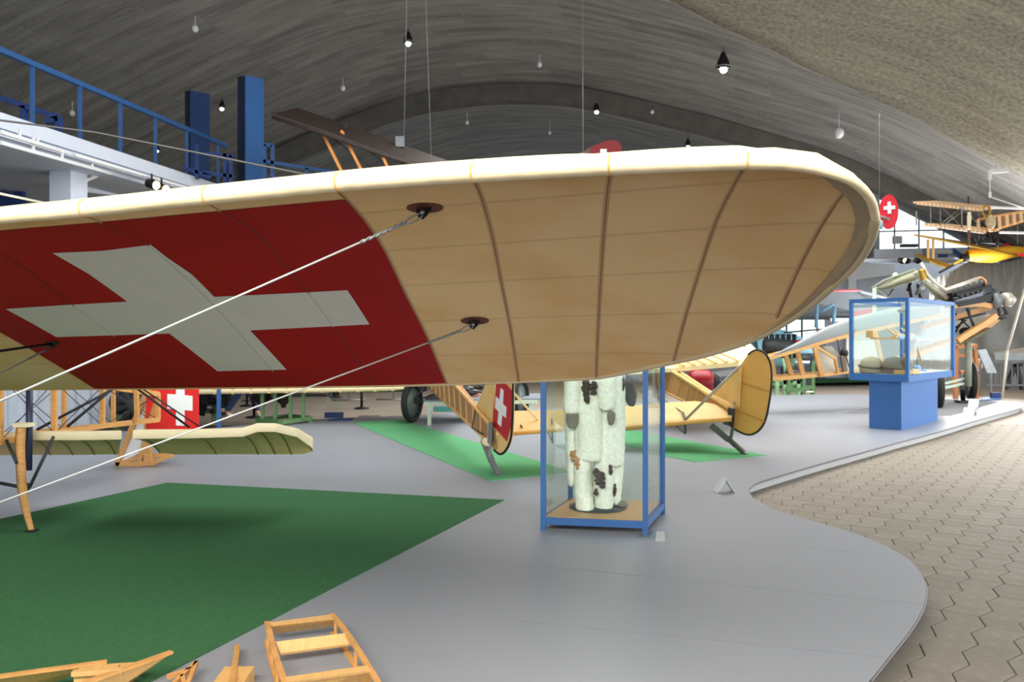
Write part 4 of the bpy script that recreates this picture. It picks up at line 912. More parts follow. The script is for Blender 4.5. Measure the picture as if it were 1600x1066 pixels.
rud = [(p.x, p.y) for p in cr([Vector(q+(0,)) for q in ((775, 575), (799, 575), (801.5, 610), (801, 650), (799, 680), (795, 695), (789, 705.5), (782, 710), (774.5, 705.5), (767.5, 698))], 3)]+[(770, 664)]
MB().prism([RP2(u, v) for u, v in rud], Vector((0.02, 0.008, 0))).build('rudder', M_yellow, t2)
o_ = Vector((-0.006, -0.003, 0))
MB().prism([RP2(*q)+o_ for q in ((774, 588), (788, 596), (800.8, 611), (800.3, 660), (792.5, 690), (770.3, 664))], Vector((0.002, 0.001, 0))).build('red_field', mat('rudder_red', (186, 22, 30), 0.5, var=0.04), t2)
MB().prism([RP2(*q)+o_*2 for q in ((784, 606), (788.5, 610.5), (787.5, 631), (793, 636.5), (792, 653.5), (786.5, 648.5), (784.5, 667), (779, 661.5), (780.5, 643.5), (775, 637), (776.5, 619.5), (781.8, 624.5))], Vector((0.002, 0.001, 0))).build('white_cross', M_puretwhite, t2)
MB().tube([RP2(u, v) for u, v in rud[3:26]], 0.014, 6).build('rudder_edge', M_black, t2)
def letters(txt, strokes, par, m):
    mb = MB()
    for a, b in strokes: mb.bar(RP2(*a)+o_*2, RP2(*b)+o_*2, 0.007, 0.003, (0.917, 0.4, 0))
    return mb.build('lettering', m, par)
letters('H5', (((771.8, 669), (770.8, 696)), ((775.2, 672), (774.2, 699)), ((771.2, 682.5), (774.8, 685.5)), ((776.5, 687), (778.3, 688.5)), ((776.4, 687), (776.0, 692)), ((776.0, 692), (777.8, 695)), ((777.8, 695), (777.2, 701)), ((777.2, 701), (775.6, 700.5))), t2, M_dkgrey)
MB().tube([P(762, 691, dT), P(757, 690, 9.55)], 0.05, 8).build('skid_pivot', M_cream, t2)
MB().bar(P(757, 692, 9.5), P(768, 720, 9.33), 0.06, 0.05).build('tail_skid', M_grey, t2); MB().bar(P(767, 718, 9.33), G(779, 742, 0.02), 0.06, 0.04).build('tail_skid', M_grey, t2)
MB().bar(P(766, 697, dT-0.05), P(765, 722, dT-0.05), 0.036, 0.036).build('skid_strut', M_grey, t2)
# tailplane, right half
def tailplane(par, le, te, th, m=M_yellow):
    a = [P(*q) for q in le]; b = [P(*q) for q in te]; n = len(a); rows = []
    for p, q in zip(a, b):
        r = [p.lerp(q, k/8)+Z*th*math.sin(math.pi*(k/8)**0.6) for k in range(9)]+[q-Z*0.012]+[q.lerp(p, k/8)-Z*(th*0.7*math.sin(math.pi*(1-k/8)**0.6)) for k in range(1, 9)]; rows.append(r)
    o = MB(); o.grid(rows); o.add(rows[-1], [list(range(len(rows[-1])))]); return o.build('tailplane', m, par)
tailplane(t2, [(775, 645, 10.1), (800, 643.5, 10.1), (850, 642, 10.1), (900, 641, 10.1), (940, 644, 10.0)], [(775, 679, 9.25), (797, 678, 9.25), (850, 674, 9.3), (900, 671, 9.35), (940, 668, 9.4)], 0.05)
MB().tube([P(797, 678.5, 9.22), P(940, 668, 9.37)], 0.02, 6).build('elevator_edge', mat('amber_edge', (214, 164, 82), 0.5), t2)
MB().tube([P(801, 612, 9.6), P(840, 656, 9.6)], 0.014, 6).build('brace_strut', M_cream, t2)
MB().bar(P(816, 669, 9.4), P(813, 664, 9.4), 0.02).build('control_horn', M_dkgrey, t2)
MB().tube([P(848, 658, 9.5), P(864, 693, 9.4)], 0.006, 5).build('bracing_wire', M_dkgrey, t2)
MB().tube([P(862, 655, 9.5), P(863, 693, 9.4)], 0.008, 5).build('king_post', M_dkgrey, t2)
# lower wing
lw = MB(); rows = []
for i in range(15):
    f = i/14; a = P(250, 612.5, 14.1).lerp(P(641, 606, 14.6), f); sw = Vector((0.05, 1.5, 0.06))
    th = 0.055 if i < 13 else (0.05 if i == 13 else 0.02)
    rows.append([a-Z*th, a+Vector((0, -0.05, 0)), a+Z*th*0.9, a+sw*0.4+Z*th*1.4, a+sw, a-Z*th])
lw.grid(rows); lw.build('lower_wing', mat('bright_cream_linen', (246, 228, 180), 0.6, var=0.04), t2)
for i in range(1, 14): MB().bar(rows[i][0]+Vector((0, -0.03, 0)), rows[i][2]+Vector((0, -0.03, 0)), 0.05, 0.012).build('wing_rib', mat('amber_rib', (226, 190, 124), 0.6), t2)
def wheel(c, axis, R, r, par, disc=None, spokes=0):
    MB().torus(c, axis, R-r, r, 36, 10).build('tyre', M_rubber, par)
    ax = Vector(axis).normalized()
    if disc: MB().lathe(c-ax*r*0.6, [(0, -0.02), (R*0.15, 0), (R-r*1.3, r*0.5), (R-r*1.3, r*0.7), (R*0.15, r*1.2), (0, r*1.25)], 28, ax).build('wheel_disc', disc, par)
    if spokes:
        q = Vector((0, 0, 1)).rotation_difference(ax); MB().torus(c, axis, R-2*r, 0.012, 32, 6).build('rim', M_grey, par)
        MB().lathe(c-ax*0.09, [(0, 0), (0.045, 0), (0.05, 0.09), (0.045, 0.18), (0, 0.18)], 12, ax).build('hub', M_greengrey, par)
        for i in range(spokes):
            t = 2*math.pi*i/spokes; e = c+q@Vector(((R-2*r)*math.cos(t), (R-2*r)*math.sin(t), 0)); MB().bar(c+ax*(0.07 if i % 2 else -0.07), e, 0.008).build('spoke', M_grey, par)
M_disc = mat('grey_green_disc', (96, 108, 102), 0.4, var=0.08)
wc = G(644, 661); wheel(wc+Z*0.37, (0.94, -0.34, 0), 0.37, 0.055, t2, M_disc)
wc2 = Vector((0.155, 15.2, 0)); wheel(wc2+Z*0.40, (0.94, -0.34, 0), 0.40, 0.06, t2, M_disc)
MB().tube([wc+Z*0.37, wc2+Z*0.4], 0.03, 8).build('axle', M_dkgrey, t2)
for p in (wc, wc2):
    for q in (L4(1)[0], L4(1)[1]): MB().tube([p+Z*0.37, q+Vector((0, 0.5, 0))], 0.018, 6).build('undercarriage_strut', M_dkgrey, t2)

A3 = G(1165, 709); d3 = 11.05
t3 = thing('vintage_aircraft', (A3.x, A3.y, 0), 'yellow fabric aircraft with plain rounded yellow rudder, right of the glass case', 'aircraft')
a0T, a0B = P(1139, 637, d3), P(1137, 662, d3); sT, sB = P(1012, 556, 15.2), P(1000, 592, 15.2)
def wid3(f): return Vector((0.05+0.1*f+0.5*max(0, (f-0.75)/0.25)**1.5, 0.02+0.12*f, 0))
def L5(f): a, b = a0B.lerp(sB, f), a0T.lerp(sT, f); w = wid3(f); return [a, a+w, b+w, b]
MB().grid([L5(i/10)+[L5(i/10)[0]] for i in range(11)], False).build('fuselage', M_brownfab, t3)
for i in range(1, 11):
    q = L5(i/10); MB().bar(q[0]+Vector((-0.008, 0, 0)), q[3]+Vector((-0.008, 0, 0)), 0.03, 0.012).build('fuselage_frame', MATS['frame_show'], t3)
MB().tube([L5(k/10)[2] for k in range(11)], 0.03, 6).build('longeron', M_yellow, t3); MB().tube([a0T, sT], 0.03, 6).build('longeron', M_yellow, t3); MB().tube([a0B, sB], 0.02, 6).build('longeron', MATS['longeron_tan'], t3)
MB().tube([P(1106, 620, d3+0.9), P(1104, 636, d3+0.9), P(1140, 656, d3)], 0.008, 5).build('edge_cord', M_dkgrey, t3)
MB().prism([P(1137.5, 637, d3-0.03), P(1149, 640, d3-0.12), P(1146, 671, d3-0.12), P(1141, 667, d3-0.06), P(1130, 663, d3-0.03), P(1137, 658, d3-0.03)], (0.01, 0.06, 0)).build('tail_post_plate', M_dkgrey, t3)
FP3 = VPL(P(1110, 619, 11.9), P(1150, 640, d3)); 
tri([FP3(1111, 618.5), FP3(1139, 636.5), FP3(1154, 637), FP3(1157.5, 572)], (0.02, 0.01, 0), M_yellow, 'fin', t3)
RP3 = VPL(P(1152, 640, d3), P(1205, 640, 10.55))
rud3 = cr([Vector(q+(0,)) for q in ((1157, 572), (1166, 558), (1175, 549.5), (1184.6, 547), (1194.5, 551.5), (1202, 563), (1205.5, 578), (1205.5, 600), (1201.5, 632), (1195.5, 658), (1186.6, 672), (1178, 678), (1171.8, 679.6), (1164, 678.5), (1157, 675.7), (1146, 670))], 3)
MB().prism([RP3(p.x, p.y) for p in rud3]+[RP3(1148, 645)], Vector((0.015, 0.015, 0))).build('rudder', mat('amber_doped_linen', (222, 172, 88), 0.45, var=0.08, scale=3), t3)
MB().tube([RP3(p.x, p.y) for p in rud3[4:]], 0.014, 6).build('rudder_edge', mat('dark_green_edge', (24, 34, 32), 0.5), t3)
o3 = Vector((-0.007, -0.004, 0))
for a, b in (((1156, 598), (1204, 613)), ((1150, 641), (1198, 660))): MB().bar(RP3(*a)+o3, RP3(*b)+o3, 0.02, 0.004, (0.857, 0.514, 0)).build('rudder_rib', mat('amber_rib_line', (196, 146, 76), 0.5), t3)
for u, v in ((1155.5, 578), (1149, 629), (1149, 637)): MB().ball(RP3(u, v)+o3, 0.022, 8).build('hinge', M_steel, t3)
MB().bar(P(1111, 665, d3), P(1139, 688, 10.95), 0.06, 0.07).build('tail_skid', mat('dark_olive_metal', (74, 78, 66), 0.5), t3)
MB().bar(P(1139, 687, 10.95), G(1163, 708, 0.02), 0.06, 0.05).build('tail_skid', MATS['dark_olive_metal'], t3)
MB().ball(G(1165, 708, 0.025), (0.03, 0.03, 0.02), 8).build('skid_shoe', M_steel, t3)
MB().bar(P(1145, 668, d3-0.1), P(1141, 689, 10.95), 0.035).build('skid_strut', MATS['dark_olive_metal'], t3)
tailplane(t3, [(1146, 652, 11.0), (1120, 634, 11.6), (1086, 628.5, 12.0), (1040, 631, 12.0), (980, 636, 12.0), (930, 641, 11.95)], [(1143, 655, 10.95), (1120, 656.5, 11.0), (1086, 658, 11.05), (1040, 661, 11.1), (980, 668, 11.15), (930, 674, 11.2)], 0.06)
MB().tube([P(1143, 656, 10.93), P(1086, 659, 11.02), P(930, 675, 11.15)], 0.03, 6).build('elevator_edge', MATS['amber_edge'], t3)
MB().tube([P(1071, 656, 11.1), P(1155, 573, 11.0)], 0.02, 6).build('brace_strut', mat('pale_grey_tube', (160, 156, 140), 0.5), t3)
MB().bar(P(1067, 645, 11.3), P(1071, 657, 11.1), 0.03).build('king_post', M_dkgrey, t3)
MB().bar(P(1070, 660, 11.1), P(1070.5, 678, 11.1), 0.03).build('king_post', M_dkgrey, t3)
MB().tube([P(1067, 645, 11.3), P(1040, 627, 12), P(1000, 612, 13.0)], 0.007, 5).build('bracing_wire', M_dkgrey, t3)
MB().tube([P(1070, 678, 11.1), P(1056, 665, 11.4)], 0.007, 5).build('bracing_wire', M_dkgrey, t3)
# its wing beyond, in a paler linen
wq = [P(1182, 553, 14.2), P(1154, 572.5, 13.0), P(1052, 581.5, 13.6), P(980, 586, 14.0), P(980, 545, 16.0), P(1060, 536, 16.0), P(1163, 533, 15.9)]
MB().prism(wq, Z*0.07).build('wing', mat('pale_yellow_linen', (250, 232, 180), 0.6, var=0.06), t3)
for k in range(6):
    f = k/6; a = P(1154, 571, 12.98).lerp(P(1052.6, 580, 13.58), f)+Z*0.07; MB().bar(a, a+Vector((-0.75, 2.6, 0.55)), 0.05, 0.02).build('wing_rib', MATS['amber_rib'], t3)
MB().tube([P(1158, 550, 14.6), P(1163, 544, 14.6), P(1164, 528, 14.6)], 0.025, 6).build('wing_hook', M_brass, t3)

# =================================================================== OPEN TIMBER FUSELAGE WITH GREY DECK (right, middle distance)
d4 = 17.0
g4 = G(1290, 640)
t4 = thing('timber_fuselage_aircraft', (P(1270, 590, d4).x, d4, 0), 'long uncovered timber fuselage with smooth grey fabric top behind the pedestal case', 'aircraft')
M_deck = mat('grey_deck_fabric', (142, 146, 148), 0.55, var=0.03)
ft = [(1196, 561, 560, 16.0), (1240, 538, 548, 16.3), (1290, 511, 531, 16.6), (1330, 496, 520, 17.0), (1380, 485, 513, 17.4), (1440, 473, 500, 17.9), (1470, 468, 490, 18.3)]
mb = MB(); rows = []
for u, v0, v1, d in ft:
    a, b = P(u, v0, d), P(u, v1+1, d); rows.append([b, a.lerp(b, 0.35)+Vector((-0.03, -0.08, 0)), a, a+Vector((0.25, 0.35, 0.02)), b+Vector((0.3, 0.75, 0))])
mb.grid(rows).build('top_deck', M_deck, t4)
lo = [(1200, 593, 16.0), (1240, 590, 16.3), (1285, 586, 16.6), (1330, 580, 17.0), (1400, 566, 17.5), (1440, 552, 17.9), (1496, 530, 18.6)]
up = [(1200, 560, 16.0), (1240, 549, 16.3), (1285, 535, 16.6), (1330, 523, 17.0), (1400, 508, 17.5), (1470, 492, 18.3)]
for L_2, nm in ((lo, 'lower_longeron'), (up, 'upper_longeron')):
    for i in range(len(L_2)-1):
        for off in (Vector(), Vector((0.15, 0.7, 0))): bar(P(*L_2[i])+off, P(*L_2[i+1])+off, 0.07, M_wood, nm, t4)
for (a, b) in (((1227, 553), (1238, 591)), ((1246, 549), (1255, 589)), ((1272, 540), (1284, 588)), ((1205, 560), (1210, 592)), ((1366, 514), (1378, 570))):
    bar(P(*a, 16.5 if a[0] < 1300 else 17.3), P(*b, 16.5 if a[0] < 1300 else 17.3), 0.08, M_wood, 'frame_upright', t4)
bar(P(1275, 541, 16.5), P(1304, 560, 16.6), 0.05, M_wood, 'diagonal', t4); bar(P(1304, 558, 16.6), P(1309, 583, 16.7), 0.05, M_wood, 'diagonal', t4)
M_seatf = mat('cream_side_fabric', (206, 200, 182), 0.6, var=0.05)
MB().prism([P(1276, 542, 16.75), P(1284, 585, 16.75), P(1308, 581, 16.75), P(1303, 560, 16.75)], (0.01, 0.03, 0)).build('side_fabric', M_seatf, t4)
MB().prism([P(1284, 541, 16.9), P(1304, 558, 16.9), P(1312, 556, 16.9), P(1300, 541, 16.9)], (0.01, 0.03, 0)).build('side_fabric', M_seatf, t4)
MB().prism([P(1322, 520, 16.95), P(1323, 579, 16.95), P(1378, 570, 17.3), P(1366, 512, 17.3)], (0.01, 0.03, 0)).build('cream_panel', mat('pale_ply_panel', (206, 200, 188), 0.6, var=0.04), t4)
fuzz(MB().ball(P(1319, 552, 16.8), (0.09, 0.08, 0.09)).build('dark_headrest', M_black, t4), 0.002)
MB().prism([P(1313, 556, 16.75), P(1318, 582, 16.75), P(1325, 580, 16.75), P(1322, 555, 16.75)], (0, 0.05, 0)).build('seat_back', mat('brown_seat', (136, 116, 96), 0.6), t4)
for a, b in (((1308, 530), (1317, 580)), ((1322, 556), (1328, 578))): MB().tube([P(*a, 16.7), P(*b, 16.7)], 0.012, 5).build('wire', M_black, t4)
for a, b in (((1388, 570), (1388, 598)), ((1192, 590), (1192, 601))): MB().bar(P(*a, 16.6), Vector((P(*b, 16.6).x, 16.6, 0)), 0.06).build('support_leg', M_dkgrey, t4)
# wing with a red edge hanging beyond
t5 = thing('hanging_wing_aircraft', P(1300, 480, 25), 'grey wing with thin red leading edge on pale blue struts behind the timber fuselage', 'aircraft')
MB().prism([P(1220, 462, 23), P(1290, 455.5, 23.5), P(1340, 454.5, 24), P(1345, 458, 24), P(1420, 476, 25.5), P(1400, 500, 28), P(1240, 500, 28)], Z*0.05).build('wing_underside', mat('grey_blue_wing', (140, 150, 158), 0.6, var=0.04), t5)
MB().tube([P(1220, 461, 22.9), P(1290, 455, 23.4), P(1342, 454, 23.9)], 0.04, 6).build('red_edge', mat('red_edge', (170, 50, 60), 0.5), t5)
for a, b in (((1277, 465), (1275, 512)), ((1304, 478), (1302, 512)), ((1280, 489), (1302, 476))): MB().tube([P(*a, 24), P(*b, 24)], 0.05, 6).build('wing_strut', mat('pale_blue_strut', (110, 160, 190), 0.5), t5)
MB().prism([P(1330, 482, 26), P(1352, 482, 26), P(1362, 480, 26), P(1380, 492, 26), P(1330, 497, 26)], (0, 0.1, 0)).build('red_marking', mat('red_marking', (196, 74, 84), 0.5), t5)
MB().box(P(1330, 500, 27), (1.4, 0.1, 0.12)).build('white_marking', M_puretwhite, t5)
# light blue streamlined nose
t6 = thing('light_blue_aircraft', P(1210, 560, 26)*1.0, 'light blue rounded aircraft body partly hidden below the wing tip', 'aircraft'); t6.location.z = 0
rows = []
for u, vt, vb in ((1180, 530, 575), (1195, 519, 575), (1210, 513, 574), (1230, 517, 573), (1250, 526, 571), (1272, 538, 570), (1290, 550, 566)):
    a, b = P(u, vt, 26), P(u, vb, 26); c = (a+b)/2; r = (a-b).length/2; rows.append([c+Vector((0, math.cos(t)*r*0.8, math.sin(t)*r)) for t in [math.pi*k/8 for k in range(-8, 9)]])
MB().grid(rows).build('body_shell', mat('light_blue_paint', (136, 190, 210), 0.35, var=0.04), t6)
MB().tube([P(1225, 520, 25.5), P(1300, 513, 25.5)], 0.03, 6).build('antenna_mast', M_dkgrey, t6)
for u in (1225, 1262): MB().box((P(u, 0, 26).x, 26, 0.35), (0.15, 0.15, 0.7)).build('support_leg', M_dkgrey, t6)
# red tail fin in front of the window
t7 = thing('red_tail_fin', P(1279, 530, 29), 'small red tail fin in front of the bright far window', 'tail fin')
MB().prism([P(1269, 531, 29), P(1274, 519, 29), P(1279, 515.5, 29), P(1284, 518, 29), P(1287, 524, 29)], (0, 0.06, 0)).build('fin', mat('soft_red', (206, 74, 90), 0.5), t7)
MB().bar(P(1278, 530, 29), (P(1278, 530, 29).x, 29, 0), 0.08).build('stand', M_dkgrey, t7)
# engines on green stands
def engine(u, v, d, r, label, red=False, stand=True, gx=None):
    c = P(u, v, d); t = thing('engine_display', (c.x, c.y, 0), label, 'engine')
    MB().lathe(c+Vector((-r, 0, 0)), [(0, 0), (r*0.4, 0.02), (r*0.45, r*0.8), (r*0.35, r*1.8), (0, r*2)], 14, (1, 0, 0)).build('crankcase', M_dkgrey, t)
    for k in range(6):
        x = c+Vector((-r+r*2*(k+0.5)/6, 0, 0))
        for dz in (1, -1): MB().lathe(x+Z*dz*r*0.2, [(r*0.15, 0), (r*0.16, r*0.15), (r*0.12, r*0.16), (r*0.16, r*0.3), (r*0.12, r*0.31), (r*0.15, r*0.5), (0, r*0.52)], 8, (0, 0, dz)).build('cylinder_head', M_black, t)
    if red: MB().ball(c+Vector((r*1.1, -0.1, 0.05)), (r*0.35, r*0.3, r*0.3)).build('red_cowl', mat('red_cowl', (176, 30, 46), 0.4), t)
    if stand:
        for sx in (-0.7, 0.7): MB().bar(c+Vector((sx*r, 0, -r*0.3)), (c.x+sx*r, c.y, FZ), 0.09).build('stand_leg', M_green, t)
        MB().bar((c.x-r, c.y, 0.12), (c.x+r, c.y, 0.12), 0.1).build('stand_beam', M_green, t)
    return t
engine(1219, 541, 24.5, 0.50, 'dark twelve-cylinder engine on a green stand left of the timber fuselage', True)
engine(1244, 584, 22.0, 0.28, 'lower dark engine seen through the timber fuselage frame')
rc = engine(1262, 560, 23.0, 0.2, 'small red-cowled engine seen between the timber fuselage uprights', True)
gs_legs = [(P(u, 600, 22.5), (P(u, 600, 22.5).x, 22.5, FZ)) for u in (1214, 1226, 1247)]
gs = thing('green_engine_stand', G(1240, 609), 'low pale green trestle stand under the timber fuselage tail', 'stand')
for a, b in (((1226, 594), (1226, 609)), ((1247, 594), (1247, 606)), ((1214, 590), (1214, 605)), ((1222, 598), (1250, 597)), ((1210, 592), (1238, 596)), ((1224, 560), (1232, 594))):
    MB().bar(P(*a, 22.5 if a[1] < 600 else 22), P(*b, 22.5), 0.1).build('stand_tube', mat('pale_green_stand', (150, 196, 150), 0.5), gs)
for a, b in gs_legs: MB().bar(a, b, 0.09).build('stand_leg', MATS['pale_green_stand'], gs)
ls = thing('lectern_sign', G(1257, 613), 'slanted white information board on a thin blue post', 'sign')
bp = G(1257, 612.5); MB().lathe(bp, [(0, 0), (0.25, 0), (0.25, 0.015), (0.03, 0.03)], 20).build('foot_disc', M_card, ls)
MB().bar(bp, P(1256.5, 568, bp.y), 0.05).build('post', M_blue2, ls)
MB().prism([P(1243, 567, bp.y), P(1264, 568, bp.y), P(1271, 557, bp.y+0.3), P(1253, 556, bp.y+0.3)], Z*0.02).build('board', M_card, ls)

# =================================================================== BARE-ENGINE AIRCRAFT AT RIGHT
gR = G(1517, 627)
t8 = thing('bare_engine_aircraft', (gR.x, gR.y, 0), 'stripped aircraft with exposed black engine, wooden bearers and two wheels at right', 'aircraft')
dr = 19.0; w1 = Vector((gR.x, 19.3, 0)); R1 = 0.445
wheel(P(1517, 595.5, 19.3), (0.95, -0.32, 0), 0.45, 0.085, t8, None, 10); wheel(P(1466, 608, 17.9), (0.95, -0.32, 0), 0.44, 0.08, t8, None, 10)
for z_ in (0,): pass
MB().tube([P(1466, 608, 17.9), P(1519, 598, 19.3)], 0.04, 8).build('axle', M_mint, t8); MB().tube([P(1470, 601, 18.0), P(1516, 590, 19.2)], 0.03, 8).build('axle_fairing', M_mint, t8)
MB().tube([P(1513, 535, 18.8), P(1513, 604, 18.8)], 0.07, 10).build('undercarriage_leg', M_greengrey, t8)
MB().bar(P(1504, 606, 18.6), G(1505, 628), 0.1, 0.1).build('jack_stand', M_black, t8); MB().box(G(1505, 628, 0.03), (0.28, 0.25, 0.06)).build('jack_foot', M_black, t8)
for a, b in (((1465, 608), (1480, 575)), ((1466, 608), (1452, 575))): MB().tube([P(*a, 17.9), P(*b, 18.3)], 0.035, 6).build('undercarriage_leg', M_greengrey, t8)
def seg(pts_, d, w, m, nm): 
    q = [P(u, v, d) for u, v in pts_]
    for i in range(len(q)-1): MB().bar(q[i], q[i+1], w, w*0.8).build(nm, m, t8)
seg([(1484, 479), (1510, 476), (1530, 476), (1555, 479)], 18.4, 0.13, M_wood, 'engine_bearer'); seg([(1440, 512), (1490, 497), (1530, 485), (1552, 479)], 18.9, 0.12, M_wood, 'engine_bearer')
seg([(1496, 533), (1515, 520), (1535, 508), (1556, 493)], 18.3, 0.14, M_wood, 'lower_longeron'); seg([(1500, 538), (1525, 524), (1548, 507), (1566, 492)], 18.9, 0.11, M_wood, 'lower_longeron')
seg([(1380, 572), (1430, 548), (1496, 531)], 18.6, 0.1, M_wood, 'lower_longeron')
MB().prism([P(1500, 538, 18.7), P(1548, 512, 18.7), P(1545, 519, 18.8), P(1512, 536, 18.8)], (0.1, 0.4, 0)).build('belly_panel', mat('olive_panel', (120, 116, 92), 0.6), t8)
MB().prism([P(1490, 505, 19.3), P(1530, 492, 19.3), P(1548, 490, 19.3), P(1534, 510, 19.3), P(1505, 528, 19.3)], (0.1, 0.3, 0)).build('oil_tank', mat('tank_grey', (140, 140, 132), 0.5, 0.3), t8)
# engine block
eb = MB(); e0, e1_ = P(1487, 466, 18.4), P(1541, 452, 18.4); eb.bar(e0, e1_, 0.5, 0.19); eb.build('cylinder_block', M_black, t8, bev=0.03)
MB().bar(P(1486, 473, 18.6), P(1545, 462, 18.6), 0.6, 0.22).build('crankcase', M_black, t8)
MB().bar(P(1484, 460.5, 18.35), P(1540, 444.5, 18.35), 0.22, 0.07).build('cam_cover', M_black, t8)
MB().tube([P(1492, 473, 18.1), P(1515, 466, 18.1), P(1533, 461, 18.1), P(1539, 455, 18.1)], 0.05, 8).build('exhaust_manifold', mat('dull_steel', (96, 100, 110), 0.4, 0.6), t8)
for i in range(6): c = P(1490+9*i, 459-2.4*i, 18.35); MB().lathe(c, [(0.035, 0), (0.03, 0.08), (0.045, 0.1), (0, 0.14)], 8).build('valve_cap', M_grey, t8)
for i in range(6): c = P(1491+8.4*i, 467-2.4*i, 18.2); MB().lathe(c, [(0.04, 0), (0.03, 0.05), (0.04, 0.1), (0, 0.11)], 8, (0.2, -1, 0)).build('port', M_dkgrey, t8)
MB().tube([P(u, v, 18.2) for u, v in ((1439, 411), (1448, 428), (1460, 441), (1477, 453), (1500, 446), (1527, 436))], 0.045, 8).build('coolant_pipe', mat('nickel_pipe', (206, 204, 188), 0.3, 0.5), t8)
MB().tube([P(u, v, 18.2) for u, v in ((1527, 436), (1534, 434), (1539, 438), (1541, 447))], 0.035, 8).build('copper_elbow', mat('copper', (196, 140, 104), 0.35, 0.6), t8)
MB().lathe(P(1444, 437, 18.2), [(0.07, 0), (0.075, 0.2), (0.06, 0.24), (0, 0.24)], 12, (-0.25, 0, 1)).build('brass_cap', M_brass, t8)
MB().tube([P(1430, 425, 18.4), P(1474, 472, 18.6)], 0.06, 8).build('cabane_strut', M_greengrey, t8); MB().tube([P(1445, 438, 18.3), P(1480, 466, 18.4)], 0.05, 8).build('cabane_strut', mat('nickel_pipe', (206, 204, 188)), t8)
MB().tube([P(1440, 435, 18.5), P(1476, 468, 18.6)], 0.03, 8).build('copper_pipe', MATS['copper'], t8)
MB().lathe(P(1567, 469, 18.4), [(0, 0), (0.12, 0), (0.16, 0.03), (0.16, 0.16), (0.12, 0.2), (0.05, 0.22), (0.05, 0.3), (0, 0.3)], 16, (1, 0.1, 0.08)).build('starter_drum', mat('nickel_drum', (196, 190, 176), 0.35, 0.5), t8)
MB().lathe(P(1548, 470, 18.4), [(0, 0), (0.18, 0), (0.2, 0.1), (0.12, 0.2), (0.07, 0.26), (0, 0.26)], 16, (1, 0, 0.05)).build('propeller_hub', M_grey, t8)
for a, b in (((1546, 443), (1553, 472)), ((1551, 450), (1562, 468)), ((1564, 455), (1571, 463)), ((1558, 478), (1566, 500)), ((1566, 470), (1573, 492)), ((1560, 498), (1573, 490)), ((1511, 482), (1524, 516)), ((1553, 492), (1572, 497))): MB().tube([P(*a, 18.5), P(*b, 18.5)], 0.035, 6).build('engine_rod', M_dkgrey, t8)
for a, b in (((1492, 490), (1515, 512)), ((1515, 485), (1492, 520)), ((1498, 500), (1540, 490)), ((1493, 512), (1510, 500))): MB().tube([P(*a, 18.9), P(*b, 18.9)], 0.02, 6).build('control_rod', M_black, t8)
fuzz(MB().ball(P(1508, 518, 18.9), (0.14, 0.12, 0.1)).build('carburettor', M_black, t8), 0.01)
# cockpit box behind, radiator wing at top
rad = thing('wing_radiator', P(1400, 445, 19.5), 'olive grey streamlined radiator above the display case, carried on thin tubes', 'radiator')
mb = MB(); rows = []
for u, vt, vb in ((1368, 450.5, 452), (1378, 446, 453), (1392, 437, 451), (1405, 431, 447), (1418, 426, 443), (1430, 422, 440), (1434, 427, 437)):
    a, b = P(u, vt, 19.5), P(u, vb, 19.5); c = (a+b)/2; r = (a-b).length/2; rows.append([c+Vector((0, math.cos(t)*r*2.2, math.sin(t)*r)) for t in [math.pi*k/8 for k in range(0, 17)]])
mb.grid(rows).build('radiator_body', mat('olive_radiator', (128, 130, 104), 0.5, 0.2, var=0.15, scale=4), rad)
MB().tube([P(1362, 450, 19.4), P(1382, 438, 19.4), P(1430, 421, 19.4)], 0.025, 6).build('edge_tube', M_greengrey, rad)
MB().lathe(P(1399, 434, 19.5), [(0.07, 0), (0.07, 0.08), (0.03, 0.12), (0, 0.12)], 10).build('filler_cap', M_mint, rad)
MB().tube([P(1366.5, 448, 19.5), (P(1366.5, 448, 19.5).x, 19.5, 0)], 0.05, 8).build('support_tube', M_mint, rad)
MB().tube([P(1372, 452, 19.6), P(1388, 466, 19.6), P(1390, 455, 19.6)], 0.02, 6).build('bracket', M_mint, rad); MB().tube([P(1396, 452, 19.6), P(1388, 462, 19.6)], 0.02, 6).build('bracket', M_dkgrey, rad)
for a, b in (((1424, 440), (1418, 455)), ((1420, 445), (1424, 465)), ((1434, 444), (1438, 465))): MB().tube([P(*a, 19.6), P(*b, 19.6)], 0.04, 6).build('dark_lever', M_black, rad)
MB().lathe(P(1434, 448, 19.6), [(0, 0), (0.14, 0.1), (0.16, 0.14), (0, 0.12)], 12, (0.3, 0, -0.4)).build('horn', M_grey, rad)
# propped brown chair and stand behind wheels
ch = thing('wooden_seat_frame', (P(1505, 560, 20.5).x, 20.5, 0), 'orange-brown wooden seat frame behind the right landing wheel', 'seat')
for a, b, w in (((1494, 542), (1524, 540), 0.22), ((1494, 546), (1492, 600), 0.1), ((1523, 545), (1526, 572), 0.08), ((1495, 555), (1512, 556), 0.06), ((1500, 582), (1524, 582), 0.12)):
    MB().bar(P(*a, 20.5), P(*b, 20.5), w, 0.08).build('frame_member', mat('orange_wood', (192, 120, 66), 0.5), ch)

for u in (1493, 1525): MB().bar(P(u, 583, 20.5), (P(u, 583, 20.5).x, 20.5, FZ), 0.09).build('frame_leg', MATS['orange_wood'], ch)
